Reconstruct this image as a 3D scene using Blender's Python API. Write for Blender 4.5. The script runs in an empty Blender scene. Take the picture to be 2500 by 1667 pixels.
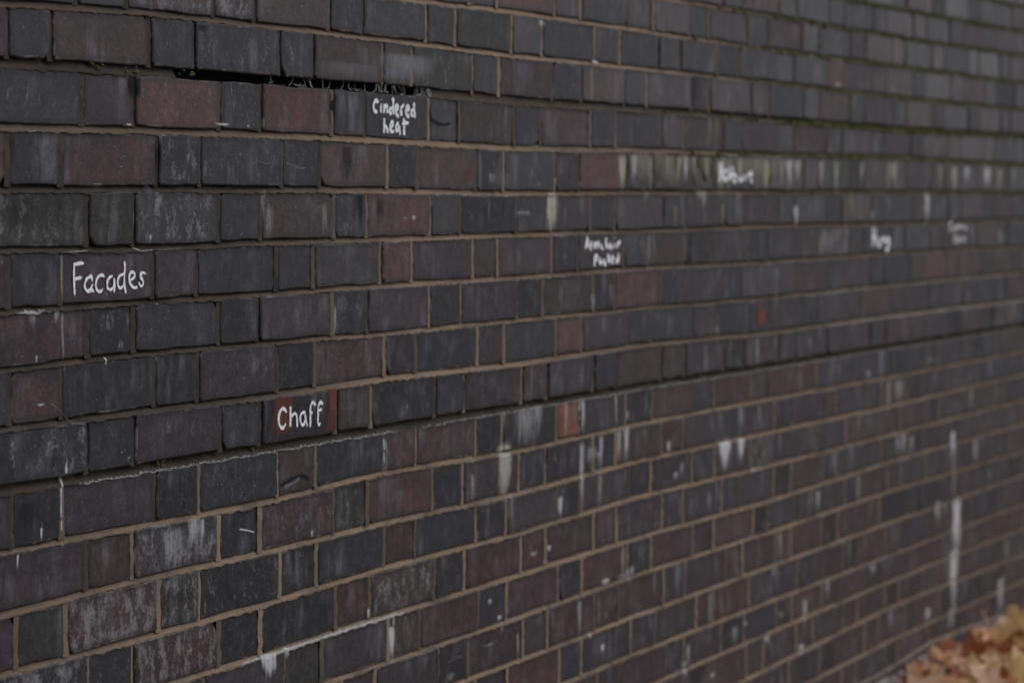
import bpy, bmesh, math, random
import numpy as np
from mathutils import Matrix, Vector, noise as mnoise

sc = bpy.context.scene
C = sc.collection
# ------------------------------------------------------------------ camera, sky, sun, exposure
cam = bpy.data.cameras.new('camera'); camo = bpy.data.objects.new('camera', cam); C.objects.link(camo)
R_ = (0.417138594579639, -0.9088188258565093, 0.006613220162614747)
U_ = (0.047762631219845905, 0.029187873167706588, 0.998432170514804)
B_ = (-0.9075869787359669, -0.4161687275958413, 0.055582966816983694)
CAM = Vector((-2.8526, -1.9920, 1.2722))
camo.matrix_world = Matrix(((R_[0], U_[0], B_[0], CAM.x), (R_[1], U_[1], B_[1], CAM.y), (R_[2], U_[2], B_[2], CAM.z), (0, 0, 0, 1)))
cam.sensor_width = 36; cam.lens = 97.527; cam.clip_start = .05; cam.clip_end = 3000
cam.dof.use_dof = True; cam.dof.focus_distance = 3.78; cam.dof.aperture_fstop = 5.1; cam.dof.aperture_blades = 8
sc.camera = camo
world = bpy.data.worlds.new('World'); sc.world = world; world.use_nodes = True
SUN_EL, SUN_AZ = math.radians(50), math.radians(148)     # high, out in front of the wall, veiled by cloud
wn = world.node_tree; wn.nodes.clear()
sky = wn.nodes.new('ShaderNodeTexSky'); sky.sky_type = 'NISHITA'; sky.sun_disc = False
sky.sun_elevation = SUN_EL; sky.sun_rotation = SUN_AZ; sky.air_density = 1.4; sky.dust_density = 2.2; sky.ozone_density = 1.0
hs = wn.nodes.new('ShaderNodeHueSaturation'); hs.inputs['Saturation'].default_value = .25
bg = wn.nodes.new('ShaderNodeBackground'); bg.inputs['Strength'].default_value = .14
wo = wn.nodes.new('ShaderNodeOutputWorld')
wn.links.new(sky.outputs[0], hs.inputs['Color']); tn = wn.nodes.new('ShaderNodeMix'); tn.data_type = 'RGBA'; tn.blend_type = 'MULTIPLY'; tn.inputs[0].default_value = 1; tn.inputs[7].default_value = (.985, .98, 1.045, 1)   # cool grey cloud
wn.links.new(hs.outputs[0], tn.inputs[6]); wn.links.new(tn.outputs[2], bg.inputs[0]); wn.links.new(bg.outputs[0], wo.inputs[0])
sl = bpy.data.lights.new('sun', 'SUN'); sl.energy = .5; sl.angle = math.radians(70); sl.color = (1, .985, .97)
so = bpy.data.objects.new('sun', sl); C.objects.link(so)
sd = Vector((math.sin(SUN_AZ) * math.cos(SUN_EL), math.cos(SUN_AZ) * math.cos(SUN_EL), math.sin(SUN_EL)))
so.rotation_euler = sd.to_track_quat('Z', 'Y').to_euler(); so.location = (0, -6, 8)
vs = sc.view_settings; vs.view_transform = 'Standard'; vs.look = 'None'; vs.gamma = 1; vs.use_curve_mapping = False
vs.exposure = 0.0

# ------------------------------------------------------------------ survey of the wall (metres: along the wall, height above ground)
BEDS={-3:[[3.335,1.7094],[4.9822,1.7234]],
 -2:[[2.2432,1.6399],[2.7811,1.6428],[3.9544,1.6451],[4.9867,1.6561]],
 -1:[[1.0997,1.5672],[1.4995,1.5716],[2.7836,1.5698],[4.992,1.5771]],
 0:[[-0.0164,1.4922],[0.2794,1.5005],[0.6259,1.5009],[1.0096,1.4999],[1.5008,1.4968],[2.063,1.499],[2.7861,1.5001],[3.7147,1.4976],[4.9972,1.5002]],
 1:[[-0.0168,1.4204],[0.2792,1.4236],[0.6261,1.4232],[1.0103,1.4236],[1.502,1.4196],[2.0648,1.4214],[2.7888,1.4207],[3.7185,1.4198],[5.0023,1.4254]],
 2:[[-0.0173,1.3419],[0.2791,1.3443],[0.6264,1.3447],[1.011,1.3427],[1.5033,1.3381],[2.0667,1.3443],[2.7915,1.3446],[3.7219,1.3509],[5.0078,1.3435]],
 3:[[-0.0178,1.2653],[0.2789,1.2664],[0.6267,1.2666],[1.0117,1.2648],[1.5045,1.2613],[2.0687,1.264],[2.7943,1.2648],[3.726,1.2658],[5.0132,1.2637]],
 4:[[-0.0183,1.1904],[0.2788,1.1878],[0.6269,1.1901],[1.0124,1.1893],[1.5057,1.19],[2.0705,1.1897],[2.7969,1.1918],[3.7298,1.1885],[5.0183,1.1884]],
 5:[[-0.0187,1.1144],[0.2786,1.1161],[0.6271,1.1163],[1.013,1.1168],[1.5069,1.1164],[2.0722,1.1192],[2.7996,1.1143],[3.7333,1.1161],[5.0237,1.1094]],
 6:[[-0.0192,1.0418],[0.2785,1.047],[0.6274,1.0454],[1.0137,1.0416],[1.5081,1.0419],[2.0741,1.0415],[2.8023,1.0367],[3.7371,1.0385],[5.0286,1.0362]],
 7:[[-0.0196,0.97],[0.2784,0.9701],[0.6276,0.9678],[1.0143,0.9713],[1.5093,0.9666],[2.0758,0.9715],[2.8049,0.9623],[3.7407,0.9637],[5.0339,0.958]],
 8:[[-0.0201,0.8941],[0.2782,0.8936],[0.6279,0.8924],[1.015,0.8926],[1.5105,0.8918],[2.0778,0.8919],[2.8075,0.8896],[3.7445,0.8867],[5.0389,0.8833]],
 9:[[-0.0206,0.8169],[0.2781,0.8152],[0.6281,0.8133],[1.0156,0.8233],[1.5117,0.814],[2.0795,0.82],[2.81,0.8168],[3.7481,0.8116],[5.0441,0.8071]],
 10:[[-0.0211,0.7391],[0.2779,0.7439],[0.6283,0.7405],[1.0163,0.7429],[1.5129,0.7396],[2.0813,0.7487],[2.8125,0.7446],[3.7516,0.7394],[5.0485,0.7416]],
 11:[[-0.0215,0.6651],[0.2778,0.6635],[0.6286,0.6653],[1.017,0.6721],[1.5141,0.67],[2.083,0.6789],[2.8151,0.6715],[3.7551,0.6691],[5.0536,0.6664]],
 12:[[0.6288,0.591],[1.0176,0.5952],[1.5153,0.596],[2.0849,0.6001],[2.8178,0.5946],[3.7583,0.6027],[5.0583,0.5969]],
 13:[[1.0183,0.5202],[1.5165,0.5219],[2.0866,0.5284],[2.8202,0.5256],[3.7619,0.5291],[5.0636,0.5178]],
 14:[[1.5177,0.4454],[2.0885,0.4494],[2.8228,0.4501],[3.7657,0.4501],[5.0684,0.4481]],
 15:[[2.0903,0.3765],[2.8255,0.3736],[3.7697,0.3689],[5.0741,0.3625]],
 16:[[2.1691,0.3031],[2.8279,0.3051],[3.7729,0.304],[5.0789,0.2913]],
 17:[[2.8307,0.2264],[3.776,0.239],[5.0842,0.2139]],
 18:[[3.112,0.1515],[3.7802,0.1542],[5.0893,0.1375]],
 19:[[3.5172,0.0863],[3.7835,0.0858],[4.1144,0.0989],[5.0945,0.0609]]}
PERP={-2:[1.3132,1.4224,1.645,1.7506,1.9666,2.0853,2.3291,2.4376,2.6767],
 -1:[0.1501,0.4903,0.6036,0.8249,0.9341,1.1511,1.2596,1.4799,1.8083,1.9146,2.1591,2.2749,2.4919,2.6113],
 0:[0.09,0.3216,0.4347,0.6688,0.7719,0.9961,1.0979,1.323,1.4262,1.6476,1.7572,1.9861,2.0973,2.4372,2.6816,3.0212,3.3613],
 1:[0.1656,0.2872,0.5082,0.6227,0.8374,0.942,1.1661,1.2786,1.4959,1.6082,1.8305,1.9477,2.1845],
 2:[-0.0012,0.1131,0.342,0.4532,0.6827,0.7968,1.0169,1.1198,1.3394,1.4485,1.6649,1.7734,1.9635],
 3:[0.1726,0.2849,0.504,0.6232,0.8436,0.9486,1.1693,1.2821,1.5034,1.6555,1.8299,1.9472,2.193,2.3126,2.54],
 4:[0.0005,0.1143,0.3336,0.4457,0.6688,0.7799,0.996,1.1053,1.3303,1.4292,1.6586,1.7745,1.9932,2.1134,2.3351],
 5:[0.1759,0.2866,0.5064,0.6154,0.8406,0.9525,1.1709,1.2887,1.5126,1.6223,1.8484,1.9505,2.186,2.2942,2.5325],
 6:[0.0005,0.1155,0.3375,0.4501,0.6705,0.7858,1.0112,1.1214,1.3531,1.458,1.6812,1.7963,2.0191],
 7:[0.1668,0.2803,0.5044,0.6171,0.8455,0.9592,1.1846,1.2953,1.5219,1.6304,1.8418,1.9539,2.1833,2.3118],
 8:[0.0049,0.1158,0.3374,0.4513,0.6736,0.7892,1.0125,1.123,1.3503,1.4536,1.6841,1.7899,2.0124,2.1443,2.3642,2.4863,2.7173],
 9:[0.171,0.282,0.5069,0.6223,0.8465,0.9563,1.1848,1.2988,1.5243,1.6384,1.8547,1.9633,2.198,2.3159],
 10:[0.0146,0.1245,0.3466,0.4536,0.6802,0.7938,1.0138,1.1246,1.3524,1.4727,1.6923,1.7928,2.0322,2.1458,2.3683,2.4979],
 11:[0.1744,0.2818,0.5071,0.6251,0.854,0.9671,1.194,1.3086,1.537,1.6428,1.8635,1.9726,2.2062,2.32],
 12:[0.467,0.6955,0.8101,1.0293,1.1424,1.3609,1.4784,1.6987,1.8073,2.0295,2.1495,2.3771,2.4952,2.7402],
 13:[0.8735,0.9864,1.2095,1.3249,1.5482,1.6527,1.8687,1.9862,2.2189,2.3355,2.5705,2.6859],
 14:[1.4806,1.707,2.0497,2.1728,2.4024,2.5215,2.7582],
 15:[1.8855,1.9957,2.2339,2.3535,2.5752,2.6857]}
CHALK={'Facades':[[[0.1424,1.1707],[0.1424,1.1604],[0.1423,1.1501],[0.1431,1.1425],[0.1434,1.136],[0.1443,1.1289]],[[0.1412,1.1693],[0.1529,1.1696],[0.1655,1.1706]],[[0.1412,1.17],[0.1529,1.1703],[0.1647,1.1711]],[[0.144,1.1505],[0.1536,1.1514],[0.1612,1.1524]],[[0.1833,1.1537],[0.1765,1.1519],[0.1697,1.1493],[0.1663,1.1433],[0.1679,1.1375],[0.1739,1.1331],[0.1798,1.1348],[0.1833,1.1395],[0.1851,1.1441]],[[0.1824,1.1542],[0.1843,1.1498],[0.1824,1.1471]],[[0.1798,1.1343],[0.1867,1.1356],[0.1892,1.1322]],[[0.2125,1.1519],[0.2056,1.154],[0.1987,1.1533],[0.1935,1.1486],[0.1918,1.1425],[0.1927,1.1363],[0.1978,1.1328],[0.2047,1.1326],[0.209,1.1363]],[[0.2108,1.1534],[0.2056,1.155],[0.1996,1.1537]],[[0.2325,1.1514],[0.2273,1.152],[0.2212,1.1488],[0.2186,1.1432],[0.2185,1.1379],[0.2246,1.1341],[0.2316,1.1351],[0.2351,1.1403],[0.236,1.1484]],[[0.2352,1.1494],[0.2373,1.1407],[0.2355,1.1302]],[[0.2603,1.1709],[0.2603,1.1661],[0.2616,1.1613],[0.2598,1.1555],[0.2594,1.1468],[0.2598,1.1396],[0.2616,1.1342],[0.2642,1.1288]],[[0.2598,1.1541],[0.2528,1.1538],[0.2457,1.1501],[0.2435,1.1444],[0.2448,1.1386],[0.2501,1.135],[0.2563,1.1373],[0.2594,1.1406]],[[0.2749,1.1454],[0.2821,1.1486],[0.2866,1.1505],[0.2839,1.1559],[0.2785,1.1572],[0.2727,1.1542],[0.2709,1.1484],[0.2732,1.1416],[0.2785,1.1371],[0.2857,1.1344],[0.292,1.1362]],[[0.3119,1.1522],[0.3065,1.1558],[0.3001,1.155],[0.2974,1.1511],[0.2992,1.1477],[0.3046,1.1451],[0.3064,1.1406],[0.3046,1.1373],[0.301,1.1354],[0.296,1.1385],[0.2951,1.1429]],[[0.3047,1.1549],[0.311,1.1537]]],
 'Chaff':[[[0.6845,0.9412],[0.6791,0.9459],[0.6737,0.9489],[0.6661,0.9457],[0.6608,0.9381],[0.6608,0.929],[0.6651,0.9217],[0.6727,0.9185],[0.6792,0.9217],[0.6819,0.9258]],[[0.6965,0.9506],[0.696,0.9425],[0.6965,0.9317],[0.6961,0.9189]],[[0.6976,0.9327],[0.7031,0.9372],[0.7108,0.9383],[0.7157,0.9341],[0.7163,0.927],[0.7169,0.9167]],[[0.7418,0.936],[0.7351,0.9387],[0.7273,0.9354],[0.7251,0.9296],[0.7285,0.9224],[0.7329,0.9177],[0.7385,0.9205],[0.7429,0.9267],[0.7418,0.9339]],[[0.7429,0.9273],[0.7446,0.9212],[0.748,0.916]],[[0.7731,0.9447],[0.7674,0.9511],[0.7596,0.9495],[0.7568,0.9426],[0.7574,0.93],[0.7575,0.9136]],[[0.7574,0.9347],[0.7641,0.9355]],[[0.7952,0.9449],[0.789,0.9502],[0.7822,0.9474],[0.7799,0.9399],[0.7811,0.9283],[0.7795,0.9191],[0.7857,0.9142],[0.7874,0.9191]],[[0.7788,0.9372],[0.7924,0.9379]]],
 'Cindered heat':[[[0.9849,1.4003],[0.9791,1.4054],[0.9723,1.4026],[0.9684,1.3978],[0.9684,1.3925],[0.9713,1.3884],[0.9759,1.3859],[0.9816,1.3871]],[[0.9946,1.3996],[0.9942,1.3854]],[[0.9951,1.407],[0.9954,1.4054]],[[1.005,1.3999],[1.0045,1.3851]],[[1.005,1.393],[1.0125,1.3991],[1.016,1.3955],[1.0155,1.3854]],[[1.0344,1.4109],[1.0359,1.4014],[1.0352,1.3928],[1.0376,1.3833]],[[1.0334,1.3928],[1.0253,1.3936],[1.023,1.3893],[1.0254,1.3846],[1.0323,1.3885]],[[1.044,1.3915],[1.0522,1.3922],[1.0533,1.3976],[1.0486,1.4007],[1.0439,1.3963],[1.044,1.3888],[1.0488,1.3826],[1.0558,1.3822]],[[1.0639,1.3984],[1.064,1.3915],[1.0641,1.3824]],[[1.0645,1.3947],[1.0686,1.3986],[1.0746,1.3998]],[[1.0818,1.392],[1.0913,1.3933],[1.0924,1.3987],[1.0876,1.4002],[1.0817,1.3952],[1.0806,1.3877],[1.0854,1.383],[1.0926,1.3832]],[[1.1092,1.4052],[1.1093,1.3928],[1.113,1.3864],[1.1112,1.3799]],[[1.1081,1.3938],[1.1009,1.3925],[1.0997,1.3871],[1.1022,1.3823],[1.1094,1.3863]],[[1.0057,1.3777],[1.0053,1.3661],[1.0048,1.354]],[[1.0059,1.3624],[1.0116,1.3663],[1.0151,1.3611],[1.0175,1.3542]],[[1.0279,1.3635],[1.036,1.3663],[1.036,1.3727],[1.0313,1.3736],[1.0267,1.3682],[1.0267,1.3608],[1.0326,1.3561],[1.0396,1.3589]],[[1.0559,1.3699],[1.0489,1.3703],[1.0454,1.3633],[1.0478,1.358],[1.0537,1.3598],[1.0571,1.3668],[1.0584,1.3593],[1.0608,1.3524]],[[1.0736,1.3795],[1.0748,1.3704],[1.075,1.3522]],[[1.0666,1.3702],[1.0784,1.3721],[1.0903,1.3718]]],
 'Armchair Packed':[[[1.8039,1.1601],[1.8113,1.1805],[1.8202,1.1613]],[[1.8067,1.1672],[1.8189,1.1675]],[[1.8274,1.1707],[1.8289,1.1558]],[[1.8274,1.1669],[1.8359,1.172]],[[1.8435,1.1589],[1.8445,1.1704]],[[1.8446,1.1685],[1.8519,1.1713],[1.8546,1.1597]],[[1.8544,1.1684],[1.8642,1.1711],[1.8682,1.1595]],[[1.8842,1.1674],[1.878,1.1641],[1.8819,1.1592],[1.8894,1.1581]],[[1.9014,1.1802],[1.9019,1.1589]],[[1.9024,1.1637],[1.908,1.1675],[1.9119,1.1587]],[[1.9269,1.1672],[1.9193,1.1654],[1.9194,1.1605],[1.9258,1.1585],[1.9295,1.1642],[1.9321,1.1579]],[[1.9433,1.1689],[1.9436,1.1582]],[[1.9444,1.1796],[1.9444,1.1777]],[[1.9574,1.1687],[1.9576,1.1579]],[[1.9575,1.1648],[1.965,1.1691],[1.9753,1.1699]],[[1.8467,1.1267],[1.8475,1.1464]],[[1.8475,1.1464],[1.8586,1.1471],[1.8623,1.1432],[1.8575,1.1394],[1.8489,1.1387]],[[1.8785,1.1404],[1.8711,1.1392],[1.87,1.1334],[1.8763,1.1308],[1.8811,1.137],[1.8837,1.1307]],[[1.8985,1.1391],[1.8924,1.1353],[1.895,1.1299],[1.905,1.1302]],[[1.9121,1.1495],[1.915,1.1319]],[[1.9136,1.1397],[1.9223,1.1449]],[[1.9161,1.1402],[1.9251,1.1331]],[[1.9326,1.1379],[1.9402,1.1397],[1.9375,1.1441],[1.9312,1.1413],[1.9327,1.1344],[1.9404,1.1309]],[[1.9655,1.1499],[1.9646,1.1308]],[[1.9632,1.1392],[1.9542,1.1379],[1.9531,1.1325],[1.9608,1.1319]]],
 'Halibut':[[[2.4982,1.3265],[2.4981,1.2838]],[[2.4988,1.3054],[2.5126,1.3079]],[[2.512,1.3248],[2.5118,1.2886]],[[2.5403,1.3096],[2.5251,1.3056],[2.5227,1.2935],[2.5326,1.2873],[2.5421,1.296],[2.5452,1.2873]],[[2.5541,1.3165],[2.5549,1.2884]],[[2.5656,1.3059],[2.5676,1.2884]],[[2.566,1.3166],[2.5661,1.3147]],[[2.5779,1.3191],[2.5789,1.2875]],[[2.5785,1.2987],[2.5912,1.3022],[2.5999,1.2964],[2.5946,1.2851],[2.5803,1.2865]],[[2.6183,1.299],[2.6186,1.2916],[2.6316,1.2887],[2.6429,1.2927],[2.6426,1.3016],[2.646,1.2878]],[[2.6629,1.3017],[2.6633,1.2879]],[[2.6917,1.3098],[2.691,1.288],[2.7043,1.2861]],[[2.6716,1.3018],[2.7052,1.3035]]],
 'Hung':[[[3.5537,1.1821],[3.5538,1.1339]],[[3.5768,1.1793],[3.5767,1.1379]],[[3.5549,1.1558],[3.5779,1.1561]],[[3.5989,1.1577],[3.5954,1.1426],[3.6042,1.1349],[3.6189,1.1391],[3.6202,1.1561]],[[3.633,1.1559],[3.6359,1.1407]],[[3.6354,1.1515],[3.648,1.1564],[3.6594,1.1429]],[[3.6891,1.1539],[3.6697,1.1523],[3.6723,1.1427],[3.6874,1.1437]],[[3.689,1.1552],[3.6922,1.1347],[3.6797,1.1235],[3.66,1.1289]]],
 'Comma cold':[[[4.2524,1.187],[4.2256,1.1823],[4.2241,1.1688],[4.2469,1.163]],[[4.271,1.1769],[4.2624,1.1696],[4.2807,1.1657],[4.2848,1.1743],[4.271,1.1769]],[[4.3036,1.1654],[4.3028,1.1791],[4.319,1.1764],[4.3218,1.1677]],[[4.3213,1.1764],[4.3349,1.1788],[4.3402,1.1662]],[[4.3541,1.1661],[4.3534,1.1779],[4.3675,1.1753],[4.3703,1.1671]],[[4.3977,1.1769],[4.3816,1.1733],[4.3866,1.167],[4.4005,1.1693],[4.4054,1.1655]],[[4.2952,1.1525],[4.2726,1.1491],[4.2732,1.1385],[4.2963,1.1332]],[[4.3161,1.1454],[4.3073,1.1393],[4.3236,1.1353],[4.3324,1.1426],[4.3161,1.1454]],[[4.3456,1.1537],[4.349,1.1343]],[[4.3827,1.1532],[4.3839,1.1337]],[[4.3809,1.1445],[4.3648,1.1415],[4.3699,1.1346],[4.3813,1.1376]]]}
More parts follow.
